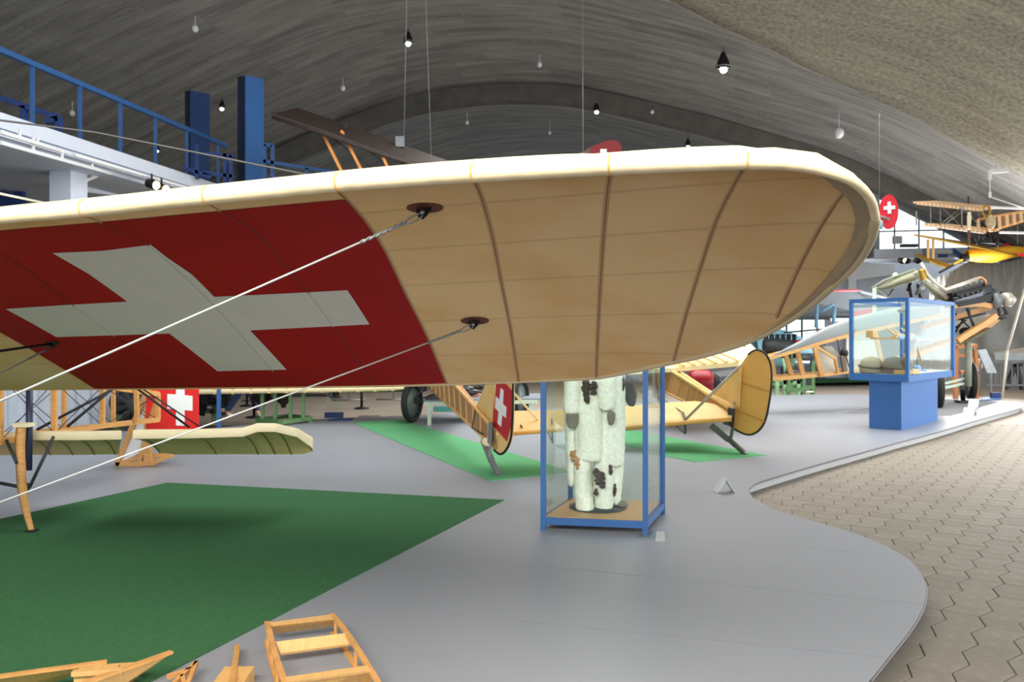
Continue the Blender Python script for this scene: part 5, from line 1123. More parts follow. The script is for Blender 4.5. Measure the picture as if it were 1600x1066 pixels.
# people
def person(loc, face, h, shirt, trousers, hair, label, arms=0.0, stride=0.0, skinc=(206, 160, 132)):
    r = thing('person', loc, label, 'person'); base = Vector(loc); q = Matrix.Rotation(face, 3, 'Z'); k = h/1.75
    def T(x, y, z): return base+q@Vector((x*k, y*k, z*k))
    def body(name, ch, edges, m, parent):
        me = bpy.data.meshes.new(name); me.from_pydata([T(*c[:3])-base for c in ch], edges, []); o = bpy.data.objects.new(name, me); COL.objects.link(o); o.parent = parent
        sk = o.modifiers.new('skin', 'SKIN'); o.modifiers.new('sub', 'SUBSURF').levels = 2; sk.use_smooth_shade = True
        for i, c in enumerate(ch): me.skin_vertices[0].data[i].radius = (c[3]*k, (c[4] if len(c) > 4 else c[3])*k)
        me.skin_vertices[0].data[0].use_root = True; me.materials.append(m); return o
    st = stride
    J = [(0, 0, 0.98, .13, .1), (0, 0, 1.2, .12, .09), (0, 0, 1.42, .13, .09), (0, 0, 1.52, .05), (0, 0.0, 1.58, .065, .075), (0, 0.01, 1.67, .075, .09), (0, 0, 1.74, .05, .06),
         (.17, 0, 1.43, .055), (.24, .02, 1.17, .042), (.2, .2+arms, 1.02, .03), (.19, .28+arms, 1.02, .03), (-.17, 0, 1.43, .055), (-.24, .02, 1.17, .042), (-.2, .15, 1.0, .03), (-.19, .23, .98, .03),
         (.1, 0, .9, .085), (.1, .04+st*.5, .5, .06), (.1, st, .08, .045), (.1, st+.14, .04, .04), (-.1, 0, .9, .085), (-.1, .04-st*.3, .5, .06), (-.1, -st, .08, .045), (-.1, .14-st, .04, .04)]
    E = [(0, 1), (1, 2), (2, 3), (3, 4), (4, 5), (5, 6), (2, 7), (7, 8), (8, 9), (9, 10), (2, 11), (11, 12), (12, 13), (13, 14), (0, 15), (15, 16), (16, 17), (17, 18), (0, 19), (19, 20), (20, 21), (21, 22)]
    msk = mat('skin_tone', skinc, 0.6, var=0.03)
    body('body', J, E, msk, r)
    g = 0.018
    body('shirt', [(0, 0, 0.92, .15, .12), (0, 0, 1.2, .14, .11), (0, 0, 1.43, .15, .105), (.17, 0, 1.44, .07), (.24, .02, 1.17, .058), (-.17, 0, 1.44, .07), (-.24, .02, 1.17, .058), (.22, .1+arms*.5, 1.1, .05), (-.22, .08, 1.08, .05)], [(0, 1), (1, 2), (2, 3), (3, 4), (4, 7), (2, 5), (5, 6), (6, 8)], shirt, r)
    body('trousers', [(0, 0, 0.97, .15, .12), (.1, 0, .88, .11), (.1, .04+st*.5, .5, .08), (.1, st, .12, .065), (-.1, 0, .88, .11), (-.1, .04-st*.3, .5, .08), (-.1, -st, .12, .065)], [(0, 1), (1, 2), (2, 3), (0, 4), (4, 5), (5, 6)], trousers, r)
    body('hair', [(0, -.02, 1.69, .085, .09), (0, -.01, 1.745, .06, .065), (0, -.06, 1.62, .06)], [(0, 1), (0, 2)], hair, r)
    for s in (.1, -.1): fuzz(MB().ball(T(s, (st if s > 0 else -st)+.07, .045), (0.055, 0.12, 0.05)).build('shoe', M_dkgrey if stride == 0 else M_white, r), 0.001)
    for s in (.03, -.03): MB().ball(T(s, .082, 1.66), 0.011, 8).build('eye', M_black, r)
    MB().ball(T(0, .095, 1.63), (0.012, 0.018, 0.02), 8).build('nose', msk, r); MB().ball(T(0, .085, 1.59), (0.022, 0.008, 0.006), 8).build('mouth', mat('lips', (170, 96, 88), 0.6), r)
    return r
hairdk = mat('dark_hair', (46, 34, 28), 0.7)
person((P(1592, 0, 27.5).x, 27.5, FZ), math.pi*0.9, 1.72, mat('teal_cloth', (60, 156, 176), 0.8), mat('grey_cloth', (110, 112, 116), 0.8), hairdk, 'person in a teal top standing behind the trestle at the far right')
person((P(1523, 0, 23.5).x, 23.5, FZ), math.pi*0.8, 1.2, mat('pale_pink_cloth', (210, 170, 150), 0.8), mat('patterned_green', (90, 110, 84), 0.9, var=0.4, scale=30), mat('sandy_hair', (190, 150, 110), 0.8), 'small child-sized person behind the right landing wheel')
denim = mat('denim', (44, 58, 92), 0.9, var=0.1)
person((P(378, 0, 16.9).x, 16.9, FZ), -1.2, 1.74, mat('dark_cloth', (40, 42, 48), 0.9), denim, hairdk, 'person in blue jeans striding past, legs seen under the wing', 0, 0.3)
person((P(350, 0, 17.3).x, 17.3, FZ), -0.6, 1.78, mat('navy_cloth', (30, 38, 60), 0.9), mat('black_cloth', (28, 28, 32), 0.9), hairdk, 'person in dark trousers beside the one in jeans, under the wing')

# =================================================================== DISTANT THINGS AT RIGHT: curtain, barriers, trestle
cz = lambda v, d: H+(HZ-v)/F*d
ctop = [(1452, 441), (1463, 434), (1480, 427), (1496, 419), (1508, 411), (1513, 406.5), (1520, 407.5), (1540, 410), (1560, 410.5), (1580, 408), (1600, 403), (1640, 402), (1720, 410), (1800, 400)]
cu = thing('grey_curtain', (P(1540, 0, 26.5).x, 26.5, FZ), 'large grey curtain gathered to a high hook behind the bare engine', 'curtain')
mb = MB(); rows = []
def cint(u):
    for (a, va), (b, vb) in zip(ctop, ctop[1:]):
        if a <= u <= b: f = (u-a)/(b-a); return va*(1-f)+vb*f
    return ctop[-1][1]
U = [1452+348*i/260 for i in range(261)]
for u in U:
    vt = cint(u); rr_ = []
    for k in range(13):
        f = k/12; v = vt+(603-vt)*f; ff = (u-1513)/(30+520*f*0.8)  # folds fan out from the hook
        fold = 0.16*math.sin(ff*26+0.6*math.sin(ff*7)+1)*min(1, 0.3+abs(f)*1.2)+0.05*math.sin(ff*60)*f
        rr_.append(P(u, v, 26.5+fold+0.1*math.sin(u*0.03)))
    rows.append(rr_)
mb.grid(rows); o = mb.build('curtain_cloth', M_curtain, cu); 
MB().tube([P(1513, 407, 26.4), TS(ts(P(1513, 380, 26.4))[0], ts(P(1513, 380, 26.4))[1], min(ceil_z(P(1513, 380, 26.4)), 9))], 0.02, 6).build('hanging_rope', M_dkgrey, cu)
hk = MB().lathe(P(1513, 408, 26.3), [(0, 0), (0.1, 0.02), (0.08, 0.2), (0, 0.24)], 10); hk.build('hook', M_grey, cu)
MB().bar(P(1441, 441, 26.7), (P(1441, 600, 26.7).x, 26.7, FZ), 0.06).build('curtain_post', M_grey, cu)
bt = thing('trestle_stand', G(1584, 606, FZ), 'dark grey A-frame trestle carrying a pale wing at far right', 'trestle')
dq = G(1580, 609, FZ).y
for a, b in (((1586, 570), (1571, 609)), ((1588, 570), (1598, 609)), ((1582, 571), (1612, 569)), ((1606, 570), (1600, 609)), ((1608, 570), (1622, 609))): MB().bar(P(*a, dq), P(*b, dq), 0.13, 0.1).build('trestle_leg', M_dkgrey, bt)
wg = thing('stored_wing', P(1590, 553, dq), 'pale wing panel lying on the dark trestle at far right', 'wing')
MB().prism([P(1552, 553.5, dq), P(1600, 546, dq), P(1720, 536, dq), P(1720, 546, dq-0.5), P(1600, 554, dq-0.5)], Z*0.06).build('wing_panel', mat('pale_wing_linen', (206, 200, 190), 0.6), wg)
MB().bar(P(1592, 555, dq), P(1720, 548, dq), 0.12).build('spar', M_greengrey, wg); MB().bar(P(1601, 555, dq), P(1601, 570, dq), 0.1).build('packing_block', M_greengrey, wg)
fr_o = thing('lance_pole', P(1590, 450, 23), 'long pale slanted pole in front of the grey curtain', 'pole'); fr_o.location.z = FZ
MB().tube([P(1574, 548, 22), P(1616, 400, 22)], 0.03, 8).build('shaft', mat('pale_pole', (212, 204, 186), 0.5), fr_o)
MB().tube([P(1574, 548, 22), (P(1566, 600, 22).x, 22, FZ)], 0.03, 8).build('shaft_foot', mat('pale_pole', (212, 204, 186)), fr_o)
bf = thing('crowd_barrier', (P(1570, 0, 24).x, 24, FZ), 'pale grey barrier fence with thin uprights at far right', 'barrier')
for i in range(12):
    u = 1545+9*i; MB().bar(P(u, 566, 24.3), P(u, 603, 24.3), 0.03).build('barrier_bar', M_grey, bf)
MB().bar(P(1540, 566, 24.3), P(1660, 564, 24.3), 0.06).build('top_rail', M_grey, bf); MB().bar(P(1540, 602, 24.3), P(1660, 602, 24.3), 0.05).build('bottom_rail', M_grey, bf)
MB().prism([P(1555, 552, 24.6), P(1660, 552, 24.6), P(1660, 563, 24.6), P(1555, 563, 24.6)], (0, 0.05, 0)).build('name_board', mat('pale_panel', (176, 184, 184), 0.6), bf)
pn = thing('leaning_panel', G(1545, 585, FZ), 'pale grey leaning information panel behind the landing wheel', 'panel')
dp_ = 22.5; MB().prism([P(1528, 548, dp_), P(1541, 546, dp_), P(1558, 583, dp_), P(1543, 583, dp_)], (0, 0.05, 0)).build('panel_board', mat('pale_grey_board', (170, 178, 184), 0.5), pn)
MB().bar(P(1548, 583, dp_), (P(1548, 604, dp_).x, dp_, FZ), 0.05).build('panel_leg', M_grey, pn); MB().bar(P(1533, 560, dp_+0.1), (P(1528, 606, dp_+0.4).x, dp_+0.4, FZ), 0.05).build('panel_leg', M_grey, pn)
bs = thing('blue_sign_stand', G(1560, 628, 0), 'low dark blue caption stand on the platform tip', 'sign')
MB().prism([G(1530, 627), G(1564, 625.5), G(1564, 622), G(1540, 622)], Z*0.03).build('base_plate', M_blue, bs); MB().prism([G(1550, 624)+Z*0.03, G(1564, 624)+Z*0.03, G(1564, 624)+Z*0.16, G(1550, 624)+Z*0.16], (0, 0.08, 0)).build('caption_box', M_navy, bs)

# =================================================================== UNDER-WING BACKGROUND AT LEFT
ge = thing('green_engine_cradle', G(445, 664), 'green tubular engine cradle on four short legs, seen under the wing', 'stand')
dgc = 14.6
cn = [P(402, 656, dgc+0.15), P(439, 660, dgc-0.35), P(485, 653.5, dgc+0.2), P(452, 650, dgc+0.9)]
for i in range(4):
    MB().bar(cn[i], cn[(i+1) % 4], 0.07).build('cradle_tube', M_green, ge); MB().bar(cn[i], (cn[i].x, cn[i].y, 0.0), 0.08).build('cradle_leg', M_green, ge)
for a in ((410, 640), (430, 612), (454, 625), (474, 608)): MB().bar(P(a[0], 655, dgc), P(a[0], 590, dgc), 0.055).build('cradle_post', M_green, ge)
def cyl_dark(u, v0, v1, d, r, label, name='bronze_cylinder', cat='engine'):
    t = thing(name, P(u, v1, d), label, cat); c = P(u, v1, d); h_ = (v1-v0)/F*d
    MB().lathe(c, [(0, 0), (r*0.3, 0.0), (r*0.35, 0.05), (r, 0.12), (r, h_*0.7), (r*0.7, h_), (0, h_)], 16).build('cylinder_body', mat('dark_bronze', (66, 54, 40), 0.5, 0.4), t)
    MB().torus(c+Z*0.14, Z, r*1.05, 0.02, 20, 6).build('flange', M_black, t)
cyl_dark(409, 590, 635, 14.9, 0.17, 'left dark bronze aero engine cylinder in the green cradle'); cyl_dark(443, 590, 637, 14.9, 0.13, 'right dark bronze aero engine cylinder in the green cradle')
bp_ = thing('blue_post', G(342, 671), 'blue square post standing left of the walkers, under the wing', 'post')
MB().bar(G(342, 671), P(342, 560, G(342, 671).y), 0.055).build('shaft', M_blue, bp_); MB().box(P(342, 560, G(342, 671).y), (0.3, 0.1, 0.2)).build('sign_plate', M_blue, bp_)
de = engine(318, 625, 15.8, 0.3, 'dark black engine with silver hub right of the white cross board', False, True)
for i in range(7):
    a = 2*math.pi*i/7; c = P(320, 626, 15.5); MB().lathe(c, [(0.05, 0), (0.07, 0.08), (0.05, 0.1), (0.07, 0.18), (0.05, 0.2), (0.07, 0.28), (0, 0.3)], 8, (math.cos(a), 0, math.sin(a))).build('radial_cylinder', M_black, de)
MB().ball(P(327, 637, 15.3), 0.05).build('silver_hub', M_steel, de)
de2 = engine(205, 628, 14.6, 0.35, 'dark engine mass behind the open truss tail', False, True)
for i in range(9):
    a = 2*math.pi*i/9; c = P(208, 632, 14.4); MB().lathe(c, [(0.06, 0), (0.08, 0.1), (0.05, 0.12), (0.08, 0.25), (0.05, 0.27), (0.08, 0.38), (0, 0.4)], 8, (math.cos(a), 0, math.sin(a))).build('radial_cylinder', M_dkgrey, de2)
def stanchion(u, v, label, h_=0.95, r=0.17, z=FZ):
    c = G(u, v, z); t = thing('stanchion', c, label, 'stanchion', 'black barrier stanchions under the wing')
    MB().lathe(c, [(0, 0), (r, 0), (r, 0.02), (0.03, 0.05)], 20).build('foot', M_black, t); MB().tube([c, c+Z*h_], 0.03, 10).build('pole', M_black, t)
    MB().ball(c+Z*h_, 0.045).build('knob', M_black, t)
stanchion(565, 639, 'black stanchion left of the spoked landing wheel'); stanchion(397, 653, 'black stanchion left of the green cradle'); stanchion(386, 635, 'black stanchion farther back, beside the walkers'); 
stanchion(522, 622, 'black stanchion pair member above the navy display foot, left one', 0.9, 0.12); stanchion(528, 622, 'black stanchion pair member above the navy display foot, right one', 0.9, 0.12)
sn = thing('acrylic_display_stand', G(525, 655), 'clear acrylic display on a low navy plinth under the wing', 'display stand')
MB().box(G(522, 653)+Z*0.05, (0.34, 0.12, 0.10)).build('plinth', M_navy, sn); MB().box(G(532, 657)+Z*0.012, (0.4, 0.25, 0.02)).build('foot_plate', M_navy, sn)
MB().box(G(522, 651)+Z*0.40, (0.32, 0.03, 0.6)).build('acrylic_block', M_glass, sn)
tb = thing('pale_green_table', G(672, 664), 'pale green tubular display table behind the red cross rudder', 'table')
dt_ = G(671, 664).y
MB().bar(G(671, 664), P(671, 632, dt_), 0.06).build('table_leg', M_mint, tb); MB().bar(P(662, 631, dt_), P(840, 628, dt_+0.5), 0.06).build('table_rail', M_mint, tb); MB().bar(P(830, 630, dt_+0.5), (P(830, 0, dt_+.5).x, dt_+0.5, 0), 0.06).build('table_leg', M_mint, tb)
MB().prism([P(662, 629, dt_+0.1), P(850, 626, dt_+0.6), P(850, 618, dt_+1.6), P(670, 620, dt_+1.3)], Z*0.04).build('table_top', mat('grey_blue_top', (134, 140, 150), 0.5), tb)
for k, (u, v, m) in enumerate(((745, 620, mat('brown_leather', (120, 72, 48), 0.5)), (735, 613, M_dkgrey), (728, 608, M_black))):
    t = thing('exhibit_part', P(u, v+3, dt_+0.9), ('brown leather bundle on the pale green table', 'dark metal fitting on the pale green table', 'black engine part on the pale green table')[k], 'exhibit')
    o = MB().ball(P(u, v, dt_+0.9), (0.16, 0.12, 0.07)); fuzz(o.build('exhibit_body', m, t), 0.03); MB().tube([P(u-10, v-3, dt_+0.85), P(u+12, v-2, dt_+0.85)], 0.02, 6).build('rod', M_steel, t)
mb = MB().box(G(693, 643.5, FZ)+Z*0.05, (0.45, 0.02, 0.14)); o = mb.build('teal_label', mat('teal_plate', (72, 150, 146), 0.5), loc=G(693, 643.5, FZ)); tag(o, 'small teal caption plate on the floor behind the wheel', 'sign')
mb = MB().box(G(577, 652, FZ)+Z*0.01, (0.42, 0.3, 0.02)); o = mb.build('floor_plate', mat('grey_brown_plate', (96, 88, 78), 0.6), loc=G(577, 652, FZ)); tag(o, 'flat grey-brown plate on the floor behind the platform', 'plate')
for k, u in enumerate((405, 545, 615)):
    t = thing('wire_stand', G(u, 628-k, FZ), ('low chrome frame far behind the green cradle', 'low chrome frame far behind the navy plinth', 'low chrome frame left of the landing wheel')[k], 'frame'); c = G(u, 628-k, FZ)
    MB().tube([c+Vector((-0.45, 0, 0.03)), c+Vector((0.45, 0, 0.03))], 0.02, 6).build('foot_tube', M_steel, t); MB().tube([c+Vector((0, 0, 0.03)), c+Vector((0, 0, 0.9))], 0.015, 6).build('upright', M_steel, t)
# barrels of machinery further back, dark
for k, (u, d, w) in enumerate(((300, 21, 1.4), (480, 23, 1.8), (620, 25, 2.0), (720, 26, 1.6))):
    t = thing('stored_machine', (P(u, 0, d).x, d, FZ), ('far dark engine crate behind the white cross board', 'far dark engine crate behind the green cradle', 'far dark engine crate left of the landing wheel', 'far dark engine crate behind the red cross rudder')[k], 'machine')
    c = Vector((P(u, 0, d).x, d, FZ)); MB().box(c+Z*0.45, (w, 0.9, 0.5), 0.2).build('housing', M_dkgrey, t, bev=0.04); 
    for sx in (-0.4, 0.4): MB().box(c+Vector((w*sx, 0, 0.1)), (0.12, 0.7, 0.2)).build('skid', M_black, t); 
    for j in range(4): MB().lathe(c+Vector((w*(-0.35+0.23*j), 0, 0.7)), [(0.1, 0), (0.12, 0.15), (0.08, 0.3), (0, 0.32)], 10).build('cylinder', M_black, t)

# =================================================================== HANGING THINGS
def ropes(t, pts_, r=0.004):
    for p, q in pts_:
        q2 = Vector(q); q2.z = ceil_z(q2)+0.1; MB().tube([p, q2], r, 5).build('suspension_wire', mat('suspension_wire', (176, 180, 182), 0.4, 0.3), t)
td = thing('hanging_biplane', P(580, 225, 15), 'dark brown hanging biplane wing with orange struts under the vault, left of centre', 'aircraft')
dw = 14.0
wing = [P(425, 183, 14.6), P(465, 173.5, 15.3), P(560, 206, 15.6), P(655, 240, 15.9), P(706, 258, 16.1), P(690, 272, 15.2), P(600, 243, 14.9), P(500, 207, 14.7)]
MB().prism(wing, Z*0.06).build('upper_wing', M_dkwood, td)
MB().tube([wing[0], wing[7], wing[6], wing[5]], 0.035, 6).build('leading_edge', M_dkwood, td)
for a, b in (((505, 209), (538, 276)), ((534, 205), (570, 276)), ((596, 239), (612, 276)), ):
    q = [P(*a, 15.0), P(*b, 15.0)]; MB().bar(q[0], q[1], 0.11, 0.05).build('interplane_strut', mat('orange_varnish', (214, 138, 60), 0.4, var=0.1), td)
for a, b in (((512, 210), (590, 270)), ((563, 226), (610, 262)), ((618, 244), (640, 272))): MB().tube([P(*a, 15.0), P(*b, 15.0)], 0.008, 5).build('bracing_wire', M_black, td)
MB().bar(P(628, 246, 15.1), P(640, 272, 15.1), 0.08).build('cabane_strut', M_black, td); MB().box(P(540, 200, 15.4), (0.1, 0.1, 0.15)).build('pulley', M_black, td)
MB().box(P(625, 222, 15.6), (0.16, 0.1, 0.2)).build('lifting_lug', M_grey, td); MB().ball(P(695, 259, 15.4), (0.09, 0.09, 0.07)).build('white_cap', M_puretwhite, td)
MB().prism([P(540, 290, 15.0), P(720, 330, 15.6), P(780, 320, 17), P(600, 280, 17)], Z*0.06).build('lower_wing', M_dkwood, td)
ropes(td, [(P(631, 225, 15.6), P(641, 40, 15.6)), (P(674, 244, 15.6), P(655, 10, 15.6))])
rt = thing('hanging_tail', P(940, 235, 18), 'dark red hanging rudder with white cross showing just above the wing', 'tail fin')
MB().prism([P(880, 262, 18), P(895, 247, 18), P(922, 230, 18), P(945, 221, 18), P(958, 218.5, 18), P(966, 221, 18), P(971, 228, 18), P(973, 262, 18)], (0, 0.06, 0)).build('fin', mat('dark_red_fabric', (112, 18, 24), 0.5), rt)
MB().prism([P(938, 233, 17.98), P(948, 233, 17.98), P(948, 262, 17.98), P(938, 262, 17.98)], (0, 0.01, 0)).build('cross_bar', M_puretwhite, rt)
MB().prism([P(870, 275, 18.02), P(895, 247, 18.02), P(922, 231, 18.02), P(922, 275, 18.02)], (0, -0.04, 0)).build('brown_fin_root', mat('brown_root', (84, 70, 60), 0.6), rt)
ropes(rt, [(P(911, 245, 18), P(910, 62, 18))], 0.006); 
rt2 = thing('hanging_rudder', P(1388, 330, 21), 'round bright red hanging rudder with white cross beside the wing tip', 'tail fin')
el = [(1389+15*math.cos(t)*(1.0), 331-27*math.sin(t)) for t in [2*math.pi*i/28 for i in range(28)]]
MB().prism([P(u, v, 21) for u, v in el], (0.02, 0.08, 0)).build('rudder_disc', mat('bright_red_fabric', (198, 26, 44), 0.45), rt2)
cxp = lambda s: [(1389.5-8.5*s, 321.5), (1389.5-2.8*s, 321.5)]
cr_ = [(1386.8, 315.5), (1391.8, 315), (1392.2, 321.5), (1398.6, 321), (1398.8, 326.5), (1392.4, 327), (1392.6, 333.5), (1387.2, 334), (1387, 327.5), (1380.8, 328), (1380.6, 322.5), (1386.9, 322)]
MB().prism([P(u, v, 20.97) for u, v in cr_], (0, 0.01, 0)).build('white_cross', M_puretwhite, rt2)
MB().tube([P(1376, 345, 20.9), P(1376, 358, 20.9)], 0.06, 6).build('rudder_post', mat('pale_teal', (120, 170, 180), 0.5), rt2); MB().tube([P(1374, 338, 20.95), P(1390, 343, 20.95)], 0.03, 6).build('tail_skid', M_grey, rt2)
ropes(rt2, [(P(1374, 306, 21), P(1374, 262, 21))])
# skeleton biplane
sb = thing('hanging_skeleton_biplane', P(1540, 350, 22), 'hanging uncovered timber biplane with many ribs, top right', 'aircraft')
ds = 21.5
M_rib = mat('pale_rib_wood', (226, 196, 160), 0.5, var=0.1)
def frame_wing(a0, a1, b0, b1, n, nm):
    # a = front spar, b = rear spar; both given as pixel+depth ends
    A0, A1, B0, B1 = P(*a0), P(*a1), P(*b0), P(*b1)
    for p, q in ((A0, A1), (B0, B1)): MB().bar(p, q, 0.05, 0.05).build(nm+'_spar', M_rib, sb)
    for i in range(n): f = i/(n-1); MB().bar(A0.lerp(A1, f)+Z*0.03+(A0.lerp(A1, f)-B0.lerp(B1, f))*0.15, B0.lerp(B1, f)+(B0.lerp(B1, f)-A0.lerp(A1, f))*0.25+Z*0.0, 0.035, 0.05).build('rib', M_rib, sb)
frame_wing((1432, 318, 21), (1536, 329, 21.5), (1458, 315.5, 22), (1556, 325, 22.5), 18, 'upper_wing')
frame_wing((1447, 352, 21), (1540, 364, 21.5), (1478, 351.5, 22), (1556, 360, 22.5), 14, 'lower_wing')
for a, b in (((1548, 324), (1604, 326)), ((1562, 363), (1604, 364))): MB().bar(P(*a, 21.5), P(*b, 21.5), 0.1, 0.05).build('wing_edge', M_puretwhite, sb)
for u0, v0, v1 in ((1454, 318, 352), (1469, 320, 353), (1503, 323, 357), (1432, 330, 352)): MB().tube([P(u0, v0, 21.2), P(u0, v1, 21.2)], 0.02, 5).build('strut', M_grey, sb)
for a, b in (((1470, 350), (1502, 325)), ((1474, 352), (1508, 327)), ((1470, 322), (1504, 356)), ((1506, 326), (1530, 352))): MB().tube([P(*a, 21.3), P(*b, 21.3)], 0.01, 5).build('bracing_wire', M_steel, sb)
tp, bt_ = [(1528, 343), (1560, 337), (1604, 330)], [(1527, 358), (1552, 360), (1604, 344)]
for L_2 in (tp, bt_):
    for i in range(2): MB().bar(P(*L_2[i], 21.8), P(*L_2[i+1], 21.8), 0.06).build('fuselage_longeron', M_wood, sb)
for u, v0, v1 in ((1528, 343, 358), (1544, 340, 360), (1561, 338, 358), (1573, 335, 353), (1584, 333, 350), (1595, 331, 347)): MB().bar(P(u, v0, 21.7), P(u+1, v1, 21.7), 0.06).build('fuselage_upright', M_rib, sb)
MB().prism([P(1562, 338, 22.1), P(1604, 331, 22.1), P(1604, 343, 22.1), P(1564, 357, 22.1)], (0, 0.05, 0)).build('fuselage_side', mat('brown_ply', (140, 104, 76), 0.6), sb)
fuzz(MB().ball(P(1548, 347, 21.5), (0.14, 0.12, 0.2)).build('engine', mat('cream_engine', (196, 176, 140), 0.5, var=0.3, scale=20), sb), 0.05)
MB().torus(P(1541, 330, 21.5), (0.3, -1, 0), 0.13, 0.03).build('radiator_ring', M_brass, sb)
MB().prism([P(1513, 358, 21), P(1512.5, 340, 21), P(1514, 331, 21), P(1517, 331, 21), P(1518, 341, 21), P(1516.5, 359, 21)], (0, 0.05, 0)).build('propeller_blade', mat('cream_blade', (226, 218, 190), 0.4), sb)
MB().prism([P(1513.5, 360, 21), P(1516.5, 360, 21), P(1516, 384, 21), P(1513, 384, 21)], (0, 0.05, 0)).build('propeller_blade', mat('brown_blade', (110, 76, 56), 0.4), sb)
for u, v in ((1525, 375), (1559, 379)): wheel(P(u, v, 21.4), (0.9, -0.4, 0), 0.14 if u < 1550 else 0.11, 0.02, sb, mat('pale_disc', (190, 184, 174), 0.5))
for a, b in (((1543, 362), (1530, 378)), ((1543, 362), (1553, 380)), ((1556, 362), (1553, 380)), ((1530, 378), (1556, 380))): MB().tube([P(*a, 21.5), P(*b, 21.5)], 0.03, 6).build('undercarriage_strut', M_black, sb)
ropes(sb, [(P(1600, 325, 21.5), P(1547, 308, 21.5))])
# ceiling bracket
cb = thing('ceiling_bracket', P(1547, 268, 22), 'white bracket lamp arm fixed to the vault edge, top right', 'bracket')
cb0 = P(1548, 268, 21.5); MB().bar(cb0, P(1575, 266, 21.5), 0.14, 0.1).build('arm', M_puretwhite, cb); MB().bar(P(1547, 266, 21.5), P(1547, 281, 21.5), 0.07).build('drop', M_puretwhite, cb)
MB().tube([P(1547, 281, 21.5), P(1547, 308, 21.5)], 0.015, 6).build('rod', M_puretwhite, cb); MB().bar(P(1547, 300, 21.5), P(1547, 309, 21.5), 0.05).build('weight', M_puretwhite, cb); MB().tube([P(1547, 308, 21.5), P(1600, 325, 21.4)], 0.015, 6).build('cable', M_puretwhite, cb); MB().tube([P(1548, 266, 21.5), P(1556, 258, 21.5)], 0.015, 6).build('stay', M_puretwhite, cb)
# yellow aircraft
ya = thing('yellow_aircraft', P(1540, 400, 25), 'yellow hanging aircraft with ochre wings above the grey curtain', 'aircraft')
M_ochre = mat('ochre_wing', (150, 116, 36), 0.5, var=0.1); M_yel = mat('golden_yellow_paint', (244, 182, 44), 0.4, var=0.05)
MB().prism([P(1428, 368.5, 24), P(1440, 370, 24), P(1520, 387, 24.5), P(1604, 404, 25), P(1604, 399, 26), P(1500, 379, 25.5)], Z*0.05).build('upper_wing', M_ochre, ya)
MB().prism([P(1428, 399.5, 24.5), P(1440, 401, 24.5), P(1486, 416, 25), P(1480, 421, 24.4), P(1452, 410, 24.2)], Z*0.05).build('lower_wing', M_ochre, ya)
rows = []
for u, vt, vb in ((1510, 392, 404), (1516, 389, 408), (1530, 388, 410), (1550, 387, 411), (1575, 384, 405), (1604, 386, 398)):
    a, b = P(u, vt, 25.3), P(u, vb, 25.3); c = (a+b)/2; r = (a-b).length/2; rows.append([c+Vector((0, math.cos(t)*r*1.4, math.sin(t)*r)) for t in [2*math.pi*k/16 for k in range(17)]])
m_ = MB().grid(rows); m_.build('fuselage', M_yel, ya)
MB().prism([P(1566, 382, 25.9), P(1574, 380, 25.9), P(1584, 388, 25.9), P(1576, 391, 25.9)], (0, 0.05, 0)).build('red_band', mat('red_band', (220, 40, 50), 0.5), ya)
MB().prism([P(1590, 395, 24.7), P(1604, 398, 24.7), P(1604, 402, 24.7), P(1592, 399, 24.7)], (0, 0.03, 0)).build('red_edge', mat('red_band', (220, 40, 50)), ya)
MB().bar(P(1468, 426, 24.2), P(1508, 404, 24.2), 0.1, 0.05).build('propeller_blade', M_black, ya); MB().bar(P(1489, 413, 24.15), P(1503, 406, 24.15), 0.12, 0.05).build('blade_stripe', M_yel, ya)
MB().lathe(P(1507, 403, 24.3), [(0, 0), (0.13, 0.03), (0.14, 0.2), (0, 0.25)], 12, (0.5, 0.8, 0)).build('spinner', M_black, ya)
for u in (1450, 1458): MB().bar(P(u, 374, 24.3), P(u, 404, 24.3), 0.07, 0.03).build('interplane_strut', mat('tan_strut', (190, 150, 96), 0.5), ya)
ropes(ya, [(P(1530, 388, 25), P(1530, 350, 25)), (P(1590, 384, 25), P(1590, 350, 25))])
# gallery bits in front of lunette
bx = thing('gallery_balcony', P(1475, 400, 28.3), 'blue and white balcony structure in front of the glazed vault end', 'balcony')
for a, b, w, m in (((1402, 381), (1402, 369), 0.3, M_wallg), ((1408, 384), (1432, 384), 0.22, M_dkgrey), ((1462, 394), (1486, 394), 0.22, M_puretwhite), ((1460, 405), (1490, 405), 0.1, M_puretwhite), ((1466, 400), (1480, 400), 0.08, M_blue), ((1486, 390), (1506, 404), 0.25, M_blue), ((1445, 388), (1445, 405), 0.1, M_wallg)):
    MB().bar(P(*a, 28.4), P(*b, 28.4), w, 0.1).build('balcony_member', m, bx)
MB().bar(P(1340, 407, 28.5), P(1520, 409, 28.5), 0.12).build('balcony_slab', M_wall, bx)
for k, u in enumerate((1406, 1414, 1431)):
    t = thing('gallery_spotlight', P(u, 405, 28), ('left dark spotlight on the far gallery beam', 'middle lit spotlight on the far gallery beam', 'right dark spotlight on the far gallery beam')[k], 'spotlight')
    MB().lathe(P(u, 406, 28), [(0, 0), (0.09, 0), (0.1, 0.16), (0, 0.17)], 10, (0.2, -0.8, -0.4)).build('housing', M_black, t)
    MB().lathe(P(u, 407, 27.85), [(0, 0), (0.07, 0), (0, 0.02)], 10, (0.2, -0.8, -0.4)).build('lens', M_lampw if k == 1 else M_grey, t)
